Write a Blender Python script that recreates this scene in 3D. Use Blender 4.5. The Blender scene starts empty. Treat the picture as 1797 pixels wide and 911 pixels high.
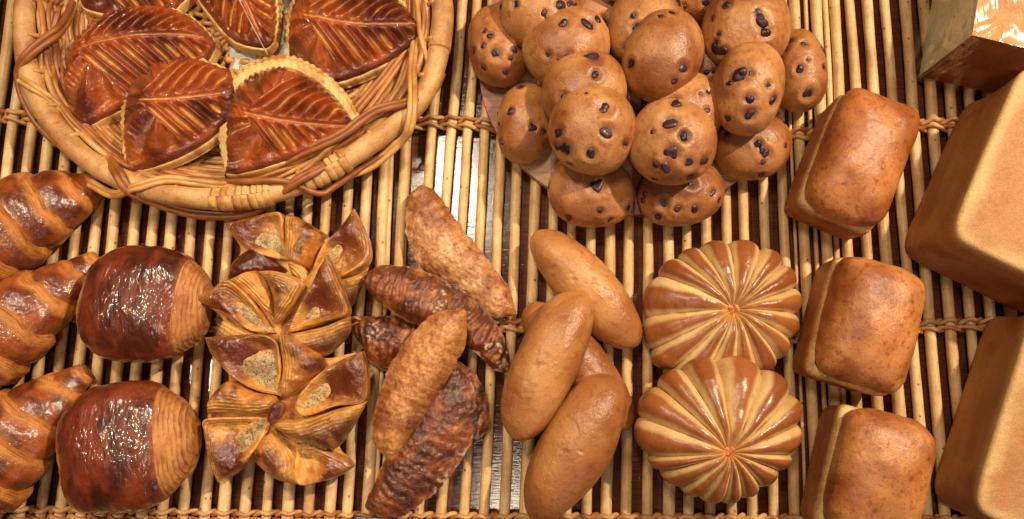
import bpy, math, random
import numpy as np
from mathutils import Vector

random.seed(7)
rng = np.random.default_rng(7)
sc = bpy.context.scene
COL = sc.collection

# ---------------------------------------------------------------- camera
# lengths are worked out in "units" of half a millimetre (S metres each)
S = 0.0005
F = 1350.0                       # focal length in photograph pixels
TILT = math.radians(9.6)         # the camera looks almost straight down
PW, PH = 1797.0, 911.0
CAM = np.array([0.0, -F * math.sin(TILT), F * math.cos(TILT)])
cd = bpy.data.cameras.new('camera')
cam = bpy.data.objects.new('camera', cd)
COL.objects.link(cam)
cam.location = Vector(CAM * S)
cam.rotation_euler = (TILT, 0, 0)
cd.sensor_width = 36.0
cd.lens = F / PW * 36.0
cd.clip_start = 0.02
cd.clip_end = 20.0
sc.camera = cam

# ---------------------------------------------------------------- light
w = bpy.data.worlds.new('World')
sc.world = w
w.use_nodes = True
w.node_tree.nodes['Background'].inputs[0].default_value = (1.0, 0.76, 0.52, 1)
w.node_tree.nodes['Background'].inputs[1].default_value = 0.045


def area(name, loc, target, size, power, color, sy=None):
    ld = bpy.data.lights.new(name, 'AREA')
    ld.energy = power
    ld.color = color
    ld.size = size
    if sy:
        ld.shape = 'RECTANGLE'
        ld.size_y = sy
    else:
        ld.shape = 'DISK'
    o = bpy.data.objects.new(name, ld)
    COL.objects.link(o)
    o.location = loc
    d = Vector(target) - Vector(loc)
    o.rotation_euler = d.to_track_quat('-Z', 'Y').to_euler()
    return o


def spot(name, loc, target, cone, radius, power, color):
    ld = bpy.data.lights.new(name, 'SPOT')
    ld.energy = power
    ld.color = color
    ld.spot_size = math.radians(cone)
    ld.spot_blend = 1.0
    ld.shadow_soft_size = radius
    o = bpy.data.objects.new(name, ld)
    COL.objects.link(o)
    o.location = loc
    o.rotation_euler = (Vector(target) - Vector(loc)).to_track_quat('-Z', 'Y').to_euler()
    return o


# the shop's ceiling lamps (the two long ones are mirrored in the lacquered table top)
area('ceiling_lamp', (-0.175, 0.46, 1.5), (-0.1, 0.1, 0), 0.12, 8.5, (1.0, 0.85, 0.64), 0.26)
area('ceiling_lamp', (-0.02, -0.50, 1.5), (0, -0.05, 0), 0.12, 3.0, (1.0, 0.85, 0.64), 0.26)
spot('ceiling_spot', (0.85, 0.50, 1.15), (0.16, -0.04, 0), 80, 0.025, 96.0, (1.0, 0.82, 0.58))
spot('ceiling_spot', (-0.62, 0.70, 1.40), (-0.25, 0.06, 0), 34, 0.03, 42.0, (1.0, 0.82, 0.58))
spot('ceiling_spot', (-0.80, -0.05, 1.45), (-0.30, -0.08, 0), 34, 0.02, 26.0, (1.0, 0.82, 0.58))
area('shop_window', (0.75, -1.4, 0.9), (0, 0, 0), 0.4, 2.0, (0.60, 0.72, 1.0), 0.5)

sc.view_settings.view_transform = 'Standard'
sc.view_settings.look = 'None'
sc.view_settings.exposure = 0.0
sc.view_settings.gamma = 1.0
sc.view_settings.use_curve_mapping = False
sc.render.engine = 'CYCLES'
sc.cycles.use_denoising = True
sc.cycles.max_bounces = 8
sc.cycles.transparent_max_bounces = 12


# ---------------------------------------------------------------- maths helpers
CT, ST = math.cos(TILT), math.sin(TILT)


def U(px, py, z=0.0):
    """photograph pixel -> point of the place on the plane at height z (units)"""
    px = np.asarray(px, float)
    py = np.asarray(py, float)
    x = (px - PW / 2) / F
    y = -(py - PH / 2) / F
    dx, dy, dz = x, y * CT + ST, y * ST - CT
    t = (z - CAM[2]) / dz
    return np.stack([CAM[0] + t * dx, CAM[1] + t * dy, np.broadcast_to(z, px.shape) + 0 * px], -1)


def PR(P):
    """point -> photograph pixel"""
    d = P - CAM
    yc = d[..., 1] * CT + d[..., 2] * ST
    zc = -d[..., 1] * ST + d[..., 2] * CT
    return np.stack([PW / 2 + F * d[..., 0] / -zc, PH / 2 - F * yc / -zc], -1)


def _h(i, j, k, seed):
    n = (i.astype(np.int64) * 374761393 + j.astype(np.int64) * 668265263 + k.astype(np.int64) * 2147483647 + seed * 974634777) & 0xffffffff
    n = ((n ^ (n >> 13)) * 1274126177) & 0xffffffff
    n = ((n ^ (n >> 16)) * 2246822519) & 0xffffffff
    return ((n ^ (n >> 15)) & 0xffff) / 65535.0


def vn(p, seed=0):
    f = np.floor(p)
    t = p - f
    t = t * t * (3 - 2 * t)
    i, j, k = [f[..., a].astype(np.int64) for a in range(3)]
    r = 0
    for a in (0, 1):
        for b in (0, 1):
            for c in (0, 1):
                wgt = (t[..., 0] if a else 1 - t[..., 0]) * (t[..., 1] if b else 1 - t[..., 1]) * (t[..., 2] if c else 1 - t[..., 2])
                r = r + wgt * _h(i + a, j + b, k + c, seed)
    return r * 2 - 1


def fbm(p, scale, oct=3, seed=0):
    p = np.asarray(p) / scale
    r, a = 0, 1.0
    for o in range(oct):
        r = r + a * vn(p * 2 ** o + 17.3 * o, seed + o)
        a *= 0.5
    return r


def sstep(a, b, x):
    t = np.clip((x - a) / (b - a), 0, 1)
    return t * t * (3 - 2 * t)


def lerp(a, b, t):
    return a + (b - a) * t


def rgb(r, g, b):
    c = np.array([r, g, b]) / 255.0
    return np.where(c <= 0.04045, c / 12.92, ((c + 0.055) / 1.055) ** 2.4)


def mixc(c0, c1, t):
    return c0 + (c1 - c0) * np.asarray(t)[..., None]


def spline(pts, n, closed=False):
    """Catmull-Rom through pts, n samples at equal arc length"""
    pts = np.asarray(pts, float)
    if closed:
        q = np.vstack([pts[-1], pts, pts[0], pts[1]])
    else:
        q = np.vstack([2 * pts[0] - pts[1], pts, 2 * pts[-1] - pts[-2]])
    out = []
    for i in range(1, len(q) - 2):
        t = np.linspace(0, 1, 24, endpoint=False)[:, None]
        p0, p1, p2, p3 = q[i - 1], q[i], q[i + 1], q[i + 2]
        out.append(0.5 * (2 * p1 + (p2 - p0) * t + (2 * p0 - 5 * p1 + 4 * p2 - p3) * t ** 2 + (3 * p1 - p0 - 3 * p2 + p3) * t ** 3))
    out = np.vstack(out + [q[-2][None]])
    d = np.r_[0, np.cumsum(np.linalg.norm(np.diff(out, axis=0), axis=1))]
    s = np.linspace(0, d[-1], n + 1)[:-1] if closed else np.linspace(0, d[-1], n)
    return np.stack([np.interp(s, d, out[:, a]) for a in range(out.shape[1])], -1)


# ---------------------------------------------------------------- materials
def nd(nt, t, **kw):
    n = nt.nodes.new(t)
    for k, v in kw.items():
        setattr(n, k, v)
    return n


def mat(name, rough=(0.6, 0.2), coat=0.0, coat_rough=0.12, blotch=None, fine=None, bumps=(), spec=0.5, streak=None, stretch=(1, 1, 1), speck=None, sss=0.0):
    """colour from the crust attribute Col, gloss from Gls, procedural mottling and relief on top.
    blotch=(scale, low, high, tint rgb, amount)  fine=(scale, amount)  bumps=((scale, height in mm), ...)"""
    m = bpy.data.materials.new(name)
    m.use_nodes = True
    nt = m.node_tree
    b = nt.nodes['Principled BSDF']
    L = nt.links.new
    tc = nd(nt, 'ShaderNodeTexCoord')
    mp = nd(nt, 'ShaderNodeMapping')
    mp.inputs['Scale'].default_value = stretch
    L(tc.outputs['Object'], mp.inputs['Vector'])
    at = nd(nt, 'ShaderNodeAttribute', attribute_name='Col')
    gl = nd(nt, 'ShaderNodeAttribute', attribute_name='Gls')
    oi = nd(nt, 'ShaderNodeObjectInfo')
    col = at.outputs['Color']

    def noise(scale, detail=3.0, dist=0.0, vec=None):
        n = nd(nt, 'ShaderNodeTexNoise', noise_dimensions='4D')
        n.inputs['Scale'].default_value = scale
        n.inputs['Detail'].default_value = detail
        n.inputs['Distortion'].default_value = dist
        L(vec or mp.outputs[0], n.inputs['Vector'])
        mu = nd(nt, 'ShaderNodeMath', operation='MULTIPLY')
        mu.inputs[1].default_value = 37.0
        L(oi.outputs['Random'], mu.inputs[0])
        L(mu.outputs[0], n.inputs['W'])
        return n.outputs['Fac']

    def mulcol(col, fac, tint, amount):
        mx = nd(nt, 'ShaderNodeMix', data_type='RGBA', blend_type='MULTIPLY')
        mm = nd(nt, 'ShaderNodeMath', operation='MULTIPLY')
        mm.inputs[1].default_value = amount
        L(fac, mm.inputs[0])
        L(mm.outputs[0], mx.inputs[0])
        L(col, mx.inputs[6])
        mx.inputs[7].default_value = (*tint, 1)
        return mx.outputs[2]

    def mrange(fac, lo, hi, a=0.0, c=1.0):
        r = nd(nt, 'ShaderNodeMapRange')
        r.inputs[1].default_value = lo
        r.inputs[2].default_value = hi
        r.inputs[3].default_value = a
        r.inputs[4].default_value = c
        L(fac, r.inputs[0])
        return r.outputs[0]

    for bl in (blotch if isinstance(blotch, list) else [blotch] if blotch else []):
        s, lo, hi, tint, amt = bl
        col = mulcol(col, mrange(noise(s, 4.0), lo, hi), tint, amt)
    if streak:
        s, amt, vec = streak
        m2 = nd(nt, 'ShaderNodeMapping')
        m2.inputs['Scale'].default_value = vec
        L(tc.outputs['Object'], m2.inputs['Vector'])
        sf = noise(s, 4.0, 0.0, m2.outputs[0])
        col = mulcol(col, mrange(sf, 0.42, 0.62), (0.45, 0.36, 0.30), amt)
    if fine:
        s, amt = fine
        col = mulcol(col, mrange(noise(s, 3.0), 0.35, 0.7), (0.55, 0.45, 0.36), amt)
    if speck:
        s, thr, c = speck
        v = nd(nt, 'ShaderNodeTexVoronoi')
        v.inputs['Scale'].default_value = s
        L(mp.outputs[0], v.inputs['Vector'])
        f = mrange(v.outputs['Distance'], thr, thr + 0.06, 1.0, 0.0)
        col = mulcol(col, f, c, 1.0)
    L(col, b.inputs['Base Color'])
    rr = mrange(gl.outputs['Fac'], 0, 1, rough[0], rough[1])
    L(rr, b.inputs['Roughness'])
    b.inputs['Specular IOR Level'].default_value = spec
    if coat:
        L(mrange(gl.outputs['Fac'], 0, 1, 0.0, coat), b.inputs['Coat Weight'])
        b.inputs['Coat Roughness'].default_value = coat_rough
    if sss:
        b.inputs['Subsurface Weight'].default_value = sss
        b.inputs['Subsurface Radius'].default_value = (0.004, 0.002, 0.001)
        b.inputs['Subsurface Scale'].default_value = 0.5
    prev = None
    for bm in bumps:
        s, hgt = bm[0], bm[1]
        vec = None
        if len(bm) > 2:
            m2 = nd(nt, 'ShaderNodeMapping')
            m2.inputs['Scale'].default_value = bm[2]
            L(tc.outputs['Object'], m2.inputs['Vector'])
            vec = m2.outputs[0]
        bp = nd(nt, 'ShaderNodeBump')
        bp.inputs['Strength'].default_value = 1.0
        bp.inputs['Distance'].default_value = hgt * 0.001
        L(noise(s, 3.0, 0.4, vec), bp.inputs['Height'])
        if prev:
            L(prev, bp.inputs['Normal'])
        prev = bp.outputs['Normal']
    if prev:
        L(prev, b.inputs['Normal'])
        if coat:
            L(prev, b.inputs['Coat Normal'])
    return m


BR = (0.30, 0.16, 0.08)
M = {}
M['rod'] = mat('peeled_willow', (0.62, 0.42), blotch=[(55, 0.45, 0.75, (0.72, 0.55, 0.38), 0.75), (25, 0.55, 0.7, (0.72, 0.6, 0.5), 0.7)], fine=(420, 0.35), bumps=((500, 0.15),), streak=(900, 0.35, (1, 0.06, 1)), speck=(95, 0.075, (0.36, 0.22, 0.13)))
M['twine'] = mat('twine', (0.6, 0.4), blotch=(150, 0.4, 0.7, (0.6, 0.42, 0.28), 0.8), bumps=((900, 0.25),))
M['cane'] = mat('cane', (0.6, 0.4), blotch=[(60, 0.45, 0.7, (0.7, 0.5, 0.33), 0.8), (300, 0.56, 0.74, (0.4, 0.28, 0.2), 0.6)], fine=(700, 0.35), bumps=((600, 0.3), (160, 0.5)))
M['withy'] = mat('brown_withy', (0.55, 0.32), blotch=(70, 0.4, 0.7, (0.58, 0.36, 0.2), 0.85), fine=(500, 0.3), bumps=((500, 0.25),))
M['table'] = mat('lacquered_wood', (0.09, 0.09), blotch=(12, 0.4, 0.7, (0.55, 0.45, 0.4), 0.6), streak=(900, 0.8, (0.05, 1, 1)), bumps=((1000, 0.09, (0.09, 1, 1)), (300, 0.035, (0.3, 1, 1))), spec=0.55)
M['board'] = mat('acacia_board', (0.5, 0.4), blotch=(30, 0.4, 0.7, (0.6, 0.45, 0.36), 0.5), streak=(500, 0.6, (0.05, 1, 1)), bumps=((700, 0.1, (0.1, 1, 1)),))
M['glaze'] = mat('turnover_glaze', (0.5, 0.32), spec=0.35, coat=1.0, coat_rough=0.045, blotch=[(70, 0.45, 0.7, (0.62, 0.42, 0.36), 0.7), (220, 0.5, 0.7, (0.6, 0.4, 0.3), 0.5)], bumps=((130, 1.4), (330, 0.8)))
M['pale_pastry'] = mat('pale_pastry', (0.6, 0.45), blotch=(120, 0.45, 0.7, (0.7, 0.5, 0.3), 0.6), fine=(600, 0.35), bumps=((300, 0.6), (900, 0.3)))
M['croissant'] = mat('croissant_crust', (0.55, 0.34), coat=0.8, coat_rough=0.07, spec=0.35, blotch=[(60, 0.42, 0.7, (0.66, 0.44, 0.28), 0.7), (220, 0.5, 0.72, (0.6, 0.4, 0.25), 0.5)], fine=(700, 0.35), bumps=((170, 0.9), (400, 0.5)))
M['chocbread'] = mat('dark_glazed_crust', (0.6, 0.38), coat=1.0, coat_rough=0.05, spec=0.3, blotch=[(60, 0.42, 0.7, (0.6, 0.34, 0.22), 0.7), (260, 0.5, 0.7, (0.55, 0.35, 0.25), 0.6)], bumps=((150, 1.3, (1, 0.5, 1)), (330, 0.7, (1.1, 0.5, 1))))
M['danish'] = mat('danish_crust', (0.55, 0.34), spec=0.35, coat=0.9, coat_rough=0.08, blotch=[(90, 0.42, 0.7, (0.6, 0.35, 0.18), 0.7), (300, 0.5, 0.7, (0.65, 0.42, 0.25), 0.5)], bumps=((180, 1.2), (420, 0.9)))
M['filling'] = mat('poppy_cream', (0.5, 0.35), speck=(560, 0.22, (0.10, 0.08, 0.07)), blotch=[(200, 0.5, 0.65, (0.72, 0.58, 0.42), 0.7), (700, 0.53, 0.62, (0.3, 0.27, 0.24), 0.7)], bumps=((400, 1.0), (1100, 0.5)))
M['sugar'] = mat('sugared_pastry', (0.55, 0.32), coat=0.25, coat_rough=0.2, blotch=[(170, 0.42, 0.66, (0.6, 0.4, 0.25), 0.75), (520, 0.45, 0.65, (0.55, 0.38, 0.26), 0.7)], bumps=((420, 0.55), (1000, 0.55)))
M['caramel'] = mat('caramel_pastry', (0.5, 0.3), coat=0.5, coat_rough=0.12, spec=0.4, blotch=[(170, 0.42, 0.6, (0.55, 0.34, 0.22), 0.6), (600, 0.5, 0.62, (0.5, 0.32, 0.22), 0.6)], bumps=((330, 0.9), (900, 0.6)))
M['bun'] = mat('bun_crust', (0.55, 0.36), coat=0.10, coat_rough=0.28, blotch=[(50, 0.42, 0.68, (0.68, 0.48, 0.32), 0.75), (190, 0.52, 0.68, (0.66, 0.44, 0.28), 0.65), (420, 0.6, 0.7, (0.5, 0.32, 0.2), 0.5)], fine=(900, 0.35), speck=(330, 0.06, (0.6, 0.42, 0.28)), bumps=((420, 0.45), (1100, 0.16), (60, 0.5)))
M['longbun'] = mat('long_bun_crust', (0.52, 0.33), coat=0.08, speck=(300, 0.07, (0.66, 0.48, 0.32)), coat_rough=0.25, blotch=[(40, 0.4, 0.75, (0.7, 0.5, 0.32), 0.7), (170, 0.56, 0.76, (0.6, 0.4, 0.25), 0.7)], fine=(1000, 0.35), bumps=((300, 0.55), (900, 0.25), (60, 0.9)))
M['striped'] = mat('striped_bun_crust', (0.55, 0.34), coat=0.18, coat_rough=0.22, fine=(800, 0.3), speck=(330, 0.06, (0.6, 0.42, 0.28)), blotch=[(60, 0.45, 0.7, (0.78, 0.6, 0.42), 0.5), (260, 0.6, 0.68, (0.7, 0.5, 0.32), 0.35)], bumps=((220, 0.35), (900, 0.1)))
M['loaf'] = mat('loaf_crust', (0.58, 0.38), blotch=[(60, 0.42, 0.68, (0.66, 0.44, 0.28), 0.75), (230, 0.54, 0.68, (0.52, 0.32, 0.2), 0.7), (500, 0.6, 0.7, (0.5, 0.32, 0.2), 0.5)], fine=(900, 0.4), speck=(260, 0.07, (0.55, 0.36, 0.24)), bumps=((300, 0.5), (1000, 0.2), (60, 0.7)))
M['pan'] = mat('pan_loaf_crust', (0.62, 0.5), blotch=[(35, 0.4, 0.7, (0.86, 0.7, 0.52), 0.6), (160, 0.6, 0.72, (0.7, 0.5, 0.35), 0.35)], fine=(800, 0.5), speck=(380, 0.07, (0.6, 0.42, 0.28)), bumps=((900, 0.4), (220, 0.5)), streak=(420, 0.15, (0.4, 1, 1)))
M['chip'] = mat('dark_chip', (0.55, 0.42), coat=0.1, blotch=(500, 0.45, 0.6, (0.4, 0.3, 0.35), 0.8), bumps=((700, 0.8),))
M['crumb'] = mat('bread_crumb', (0.7, 0.6), blotch=(250, 0.45, 0.65, (0.75, 0.68, 0.55), 0.6), bumps=((500, 0.6), (1100, 0.4)))
M['paper'] = mat('paper', (0.6, 0.4), blotch=(60, 0.4, 0.7, (0.5, 0.42, 0.3), 0.8), bumps=((100, 1.0),))
M['card'] = mat('printed_card', (0.4, 0.3))


def film_material():
    m = bpy.data.materials.new('clear_film')
    m.use_nodes = True
    nt = m.node_tree
    nt.nodes.clear()
    L = nt.links.new
    out = nd(nt, 'ShaderNodeOutputMaterial')
    tr = nd(nt, 'ShaderNodeBsdfTransparent')
    tr.inputs[0].default_value = (0.95, 0.95, 0.94, 1)
    gl = nd(nt, 'ShaderNodeBsdfGlossy')
    gl.inputs['Roughness'].default_value = 0.17
    gl.inputs['Color'].default_value = (1, 1, 1, 1)
    fr = nd(nt, 'ShaderNodeFresnel')
    fr.inputs[0].default_value = 1.35
    mx = nd(nt, 'ShaderNodeMixShader')
    tc = nd(nt, 'ShaderNodeTexCoord')
    bp = None
    for sc_, h_, st in ((110, 1.0, (1, 0.05, 0.4)), (40, 0.5, (1, 0.3, 1))):
        mp = nd(nt, 'ShaderNodeMapping')
        mp.inputs['Scale'].default_value = st
        mp.inputs['Rotation'].default_value = (0, 0, 0.9)
        L(tc.outputs['Object'], mp.inputs['Vector'])
        n = nd(nt, 'ShaderNodeTexNoise')
        n.inputs['Scale'].default_value = sc_
        n.inputs['Distortion'].default_value = 0.8
        L(mp.outputs[0], n.inputs['Vector'])
        b = nd(nt, 'ShaderNodeBump')
        b.inputs['Distance'].default_value = h_ * 0.001
        L(n.outputs['Fac'], b.inputs['Height'])
        if bp:
            L(bp, b.inputs['Normal'])
        bp = b.outputs['Normal']
    L(bp, gl.inputs['Normal'])
    L(bp, fr.inputs['Normal'])
    mr = nd(nt, 'ShaderNodeMapRange')
    mr.inputs[1].default_value = 0.0
    mr.inputs[2].default_value = 0.6
    mr.inputs[3].default_value = 0.025
    mr.inputs[4].default_value = 0.16
    L(fr.outputs[0], mr.inputs[0])
    L(mr.outputs[0], mx.inputs[0])
    L(tr.outputs[0], mx.inputs[1])
    L(gl.outputs[0], mx.inputs[2])
    L(mx.outputs[0], out.inputs[0])
    return m


M['film'] = film_material()


# ---------------------------------------------------------------- mesh helpers
def make_mesh(name, V, Fq, col=None, gls=None, smooth=True):
    """V (n,3) units, Fq (m,4) or (m,3)"""
    me = bpy.data.meshes.new(name)
    V = np.ascontiguousarray(V, np.float64)
    Fq = np.asarray(Fq, np.int32)
    k = Fq.shape[1]
    me.vertices.add(len(V))
    me.vertices.foreach_set('co', (V * S).astype(np.float32).ravel())
    me.loops.add(len(Fq) * k)
    me.loops.foreach_set('vertex_index', Fq.ravel())
    me.polygons.add(len(Fq))
    me.polygons.foreach_set('loop_start', np.arange(len(Fq), dtype=np.int32) * k)
    me.polygons.foreach_set('use_smooth', np.full(len(Fq), smooth))
    n = len(V)
    c = np.ones((n, 4), np.float32)
    c[:, :3] = np.clip(np.broadcast_to(0.5 if col is None else np.asarray(col).reshape(-1, 3), (n, 3)), 0.001, 1)
    me.attributes.new('Col', 'FLOAT_COLOR', 'POINT').data.foreach_set('color', c.ravel())
    g = np.ascontiguousarray(np.broadcast_to(0.0 if gls is None else np.asarray(gls, np.float32).ravel(), (n,)), np.float32)
    me.attributes.new('Gls', 'FLOAT', 'POINT').data.foreach_set('value', g)
    me.update(calc_edges=True)
    me.validate()
    return me


def grid_faces(nu, nv, cu=False, cv=False, off=0):
    iu = np.arange(nu if cu else nu - 1)
    iv = np.arange(nv if cv else nv - 1)
    a, b = np.meshgrid(iu, iv, indexing='ij')
    a2, b2 = (a + 1) % nu, (b + 1) % nv
    return (np.stack([a * nv + b, a2 * nv + b, a2 * nv + b2, a * nv + b2], -1).reshape(-1, 4) + off).astype(np.int32)


def link(name, me, material, parent=None, origin=(0, 0, 0)):
    o = bpy.data.objects.new(name, me)
    COL.objects.link(o)
    if material is not None:
        me.materials.append(material)
    if parent is not None:
        o.parent = parent
    else:
        o.location = Vector(np.asarray(origin, float) * S)
    return o


def tag(o, label=None, cat=None, group=None, kind=None):
    if label:
        o['label'] = label
    if cat:
        o['category'] = cat
    if group:
        o['group'] = group
    if kind:
        o['kind'] = kind
    return o


def thing(name, label, cat, origin, group=None):
    o = bpy.data.objects.new(name, None)
    o.empty_display_size = 0.01
    COL.objects.link(o)
    o.location = Vector(np.asarray(origin, float) * S)
    return tag(o, label, cat, group)


def gridobj(name, P, material, parent=None, origin=(0, 0, 0), cu=False, cv=False, col=None, gls=None, flip=False):
    nu, nv = P.shape[:2]
    f = grid_faces(nu, nv, cu, cv)
    if flip:
        f = f[:, ::-1]
    me = make_mesh(name, (P - np.asarray(origin, float)).reshape(-1, 3), f, None if col is None else np.broadcast_to(col, P.shape).reshape(-1, 3), None if gls is None else np.broadcast_to(gls, P.shape[:2]).ravel())
    return link(name, me, material, parent, origin)


def tube_grid(path, rad, ring=10, close_ends=True, flat=1.0):
    path = np.asarray(path, float)
    n = len(path)
    rad = np.broadcast_to(rad, (n,)).astype(float)
    T = np.gradient(path, axis=0)
    T /= np.linalg.norm(T, axis=1)[:, None] + 1e-9
    up = np.array([0, 0, 1.0])
    if abs(T[0] @ up) > 0.9:
        up = np.array([1.0, 0, 0])
    Nn = np.zeros_like(T)
    v = up
    for i in range(n):
        v = v - T[i] * (v @ T[i])
        v = v / (np.linalg.norm(v) + 1e-9)
        Nn[i] = v
    B = np.cross(T, Nn)
    a = np.linspace(0, 2 * math.pi, ring, endpoint=False)
    P = path[:, None] + rad[:, None, None] * (np.cos(a)[None, :, None] * Nn[:, None] * flat + np.sin(a)[None, :, None] * B[:, None])
    if close_ends:
        P = np.concatenate([np.repeat(path[:1, None], ring, 1), P, np.repeat(path[-1:, None], ring, 1)], 0)
    return P


# ================================================================ THE SETTING
ZT = -27.0                                   # table top
V = np.array([[x, y, z] for z in (ZT - 60, ZT) for x, y in ((-2600, -2600), (2600, -2600), (2600, 2600), (-2600, 2600))], float)
Fc = [[3, 2, 1, 0], [4, 5, 6, 7], [0, 1, 5, 4], [1, 2, 6, 5], [2, 3, 7, 6], [3, 0, 4, 7]]
tabletop = link('table_top', make_mesh('table_top', V, Fc, rgb(108, 62, 46), 1.0, smooth=False), M['table'])
tag(tabletop, 'dark brown lacquered wooden table top under the reed mat', 'table', kind='structure')

# ---------------------------------------------------------------- reed mat
MID = [-68, -35, -3, 32, 65, 98, 131.7, 167, 197.5, 234.5, 267.6, 299.7, 334.7, 369.5, 400.5, 434, 472, 505, 537.4, 570, 607.5, 638.6, 670, 704, 745, 777, 809, 842, 873, 904, 938, 971, 1003, 1036.7, 1071.4, 1103.5, 1138, 1173.6, 1206, 1240, 1275.5, 1307, 1343, 1377, 1412, 1451, 1487, 1520, 1553.6, 1587, 1620, 1655, 1690, 1725, 1760, 1795, 1830, 1865]
BOT = [-130, -98, -62, -28, 7, 39.4, 78.5, 112, 148.6, 182, 214, 255, 290, 325.5, 364.6, 397, 434.7, 472.5, 509, 545, 582.6, 613.4, 648, 678, 712, 739.6, 778.6, 818.7, 853, 888.8, 924, 960, 997, 1031.7, 1066, 1101, 1138, 1176, 1209.7, 1247.8, 1285.5, 1321, 1359, 1394.7, 1433, 1473, 1513, 1553, 1590, 1626, 1656, 1694, 1732, 1770, 1808, 1845, 1882, 1920]
RR = 8.6
mat_root = thing('reed_mat', 'mat of pale peeled reed rods tied with rows of twisted twine, under all the breads', 'mat', (0, 0, -2 * RR))
mo = np.array([0, 0, -2 * RR])
rods_xy = []


def rod(pm, pb, r, name='rod', dz=0.0, tint=1.0):
    a = U(pm, 417.0, -RR)
    b = U(pb, 866.0, -RR)
    d = (b - a) / np.linalg.norm(b - a)
    n = 46
    t = np.linspace(-640, 700, n)
    path = a + d * t[:, None]
    k = random.uniform(0, 99)
    path[:, 0] += 2.0 * fbm(np.stack([t, 0 * t + k, 0 * t], -1), 160, 2, 3)
    path[:, 2] += 0.8 * fbm(np.stack([t, 0 * t, 0 * t + k], -1), 200, 2, 4) + dz
    rad = r * (1 + 0.05 * fbm(np.stack([t, 0 * t + k, 0 * t + 7], -1), 90, 2, 5) + 0.00008 * t * random.choice((-1, 1)))
    P = tube_grid(path, rad, 12)
    base = lerp(rgb(240, 206, 152), rgb(228, 186, 128), random.random()) * tint
    c = mixc(base, rgb(196, 142, 90), sstep(0.25, 0.9, fbm(P + k * 31, 90, 2, 8)) * 0.6)
    gridobj(name, P, M['rod'], mat_root, mo, cv=True, col=c, gls=0.6)
    return path


for pm, pb in zip(MID, BOT):
    rods_xy.append(rod(pm, pb, random.uniform(8.3, 9.9)))
for pm, pb, r in ((681, 661, 4.4), (711, 690, 3.6), (1434, 1456, 4.0), (1469, 1491, 5.2), (1397, 1416, 3.0)):
    rod(pm, pb, r, dz=-4.0, tint=0.9)


def rod_x(path, y):
    return np.interp(y, path[::-1, 1], path[::-1, 0])


ROWS = [[(-60, 200), (30, 206), (300, 213), (560, 213), (790, 213), (870, 220), (1100, 232), (1400, 236), (1520, 226), (1650, 217), (1860, 214)],
        [(-60, 540), (120, 551), (370, 570), (700, 566), (890, 570), (1200, 580), (1400, 592), (1640, 570), (1860, 566)],
        [(-60, 902), (160, 903), (400, 908), (900, 914), (1300, 916), (1860, 918)]]
for row in ROWS:
    row = np.array(row, float)
    cols = []
    for p in rods_xy:
        px = PR(np.array([rod_x(p, 0), 0, 0]))[0]
        py = np.interp(px, row[:, 0], row[:, 1])
        yw = U(px, py, 0)[1]
        cols.append((rod_x(p, yw), yw))
    cols = np.array(cols)
    for oy, ph in ((6.5, 0), (6.5, 1), (-6.5, 1), (-6.5, 0)):
        pts = []
        for i, (x, y) in enumerate(cols):
            s = 1 if (i + ph) % 2 == 0 else -1
            z = -RR + s * (RR + 2.6)
            jit = random.uniform(-1.2, 1.2)
            pts.append((x - 5, y + oy + s * 1.8 + jit, z))
            pts.append((x + 5, y + oy - s * 1.2 + jit, z))
            if i + 1 < len(cols):
                nx, ny = cols[i + 1]
                pts.append(((x + nx) / 2, (y + ny) / 2 + oy + s * (3.0 if oy > 0 else -3.0), -RR + random.uniform(-2, 2)))
        pth = spline(pts, len(pts) * 4)
        P = tube_grid(pth, 4.3 + 0.5 * fbm(pth, 15, 2, 3), 8, flat=0.8)
        c = mixc(rgb(214, 164, 108), rgb(166, 104, 58), sstep(-0.2, 0.6, fbm(P + ph * 100 + oy, 26, 2, 5)))
        gridobj('twine', P, M['twine'], mat_root, mo, cv=True, col=c, gls=0.6)

# ---------------------------------------------------------------- round wooden board
BC, BRAD, BTH = U(1113, 110, 14), 286.0 * (1 - 14 / 1350.0), 15.0
board = thing('serving_board', 'round wooden board of glued strips carrying the chocolate chip buns', 'board', (BC[0], BC[1], 0))
edges = [-BRAD]
while edges[-1] < BRAD - 30:
    edges.append(min(BRAD, edges[-1] + random.choice((44, 58, 72))))
edges[-1] = BRAD
wood = [rgb(196, 142, 98), rgb(150, 92, 60), rgb(178, 122, 82), rgb(128, 76, 50), rgb(206, 156, 112)]
for i in range(len(edges) - 1):
    x0, x1 = edges[i] + 0.25, edges[i + 1] - 0.25
    xs = np.linspace(max(x0, -BRAD + 0.5), min(x1, BRAD - 0.5), 12)
    up = np.sqrt(np.maximum(BRAD ** 2 - xs ** 2, 1))
    prof = [(-1, 1), (-1, BTH - 2), (-1, BTH), (1, BTH), (1, BTH - 2), (1, 1)]
    P = np.zeros((12, 6, 3))
    for j, (sg, z) in enumerate(prof):
        ins = 1.6 if z == BTH else 0
        P[:, j, 0] = xs
        P[:, j, 1] = sg * (up - ins)
        P[:, j, 2] = z
    V = P.reshape(-1, 3)
    f = grid_faces(12, 6, False, True)
    caps = [[0, 1, 2, 3], [0, 3, 4, 5]] + [[66 + 3, 66 + 2, 66 + 1, 66], [66 + 5, 66 + 4, 66 + 3, 66]]
    me = make_mesh('plank', V, np.vstack([f[:, ::-1], np.array(caps)]), wood[(i * 3 + 1) % 5] * random.uniform(0.85, 1.1), 0.6, smooth=False)
    link('plank', me, M['board'], board)


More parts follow.
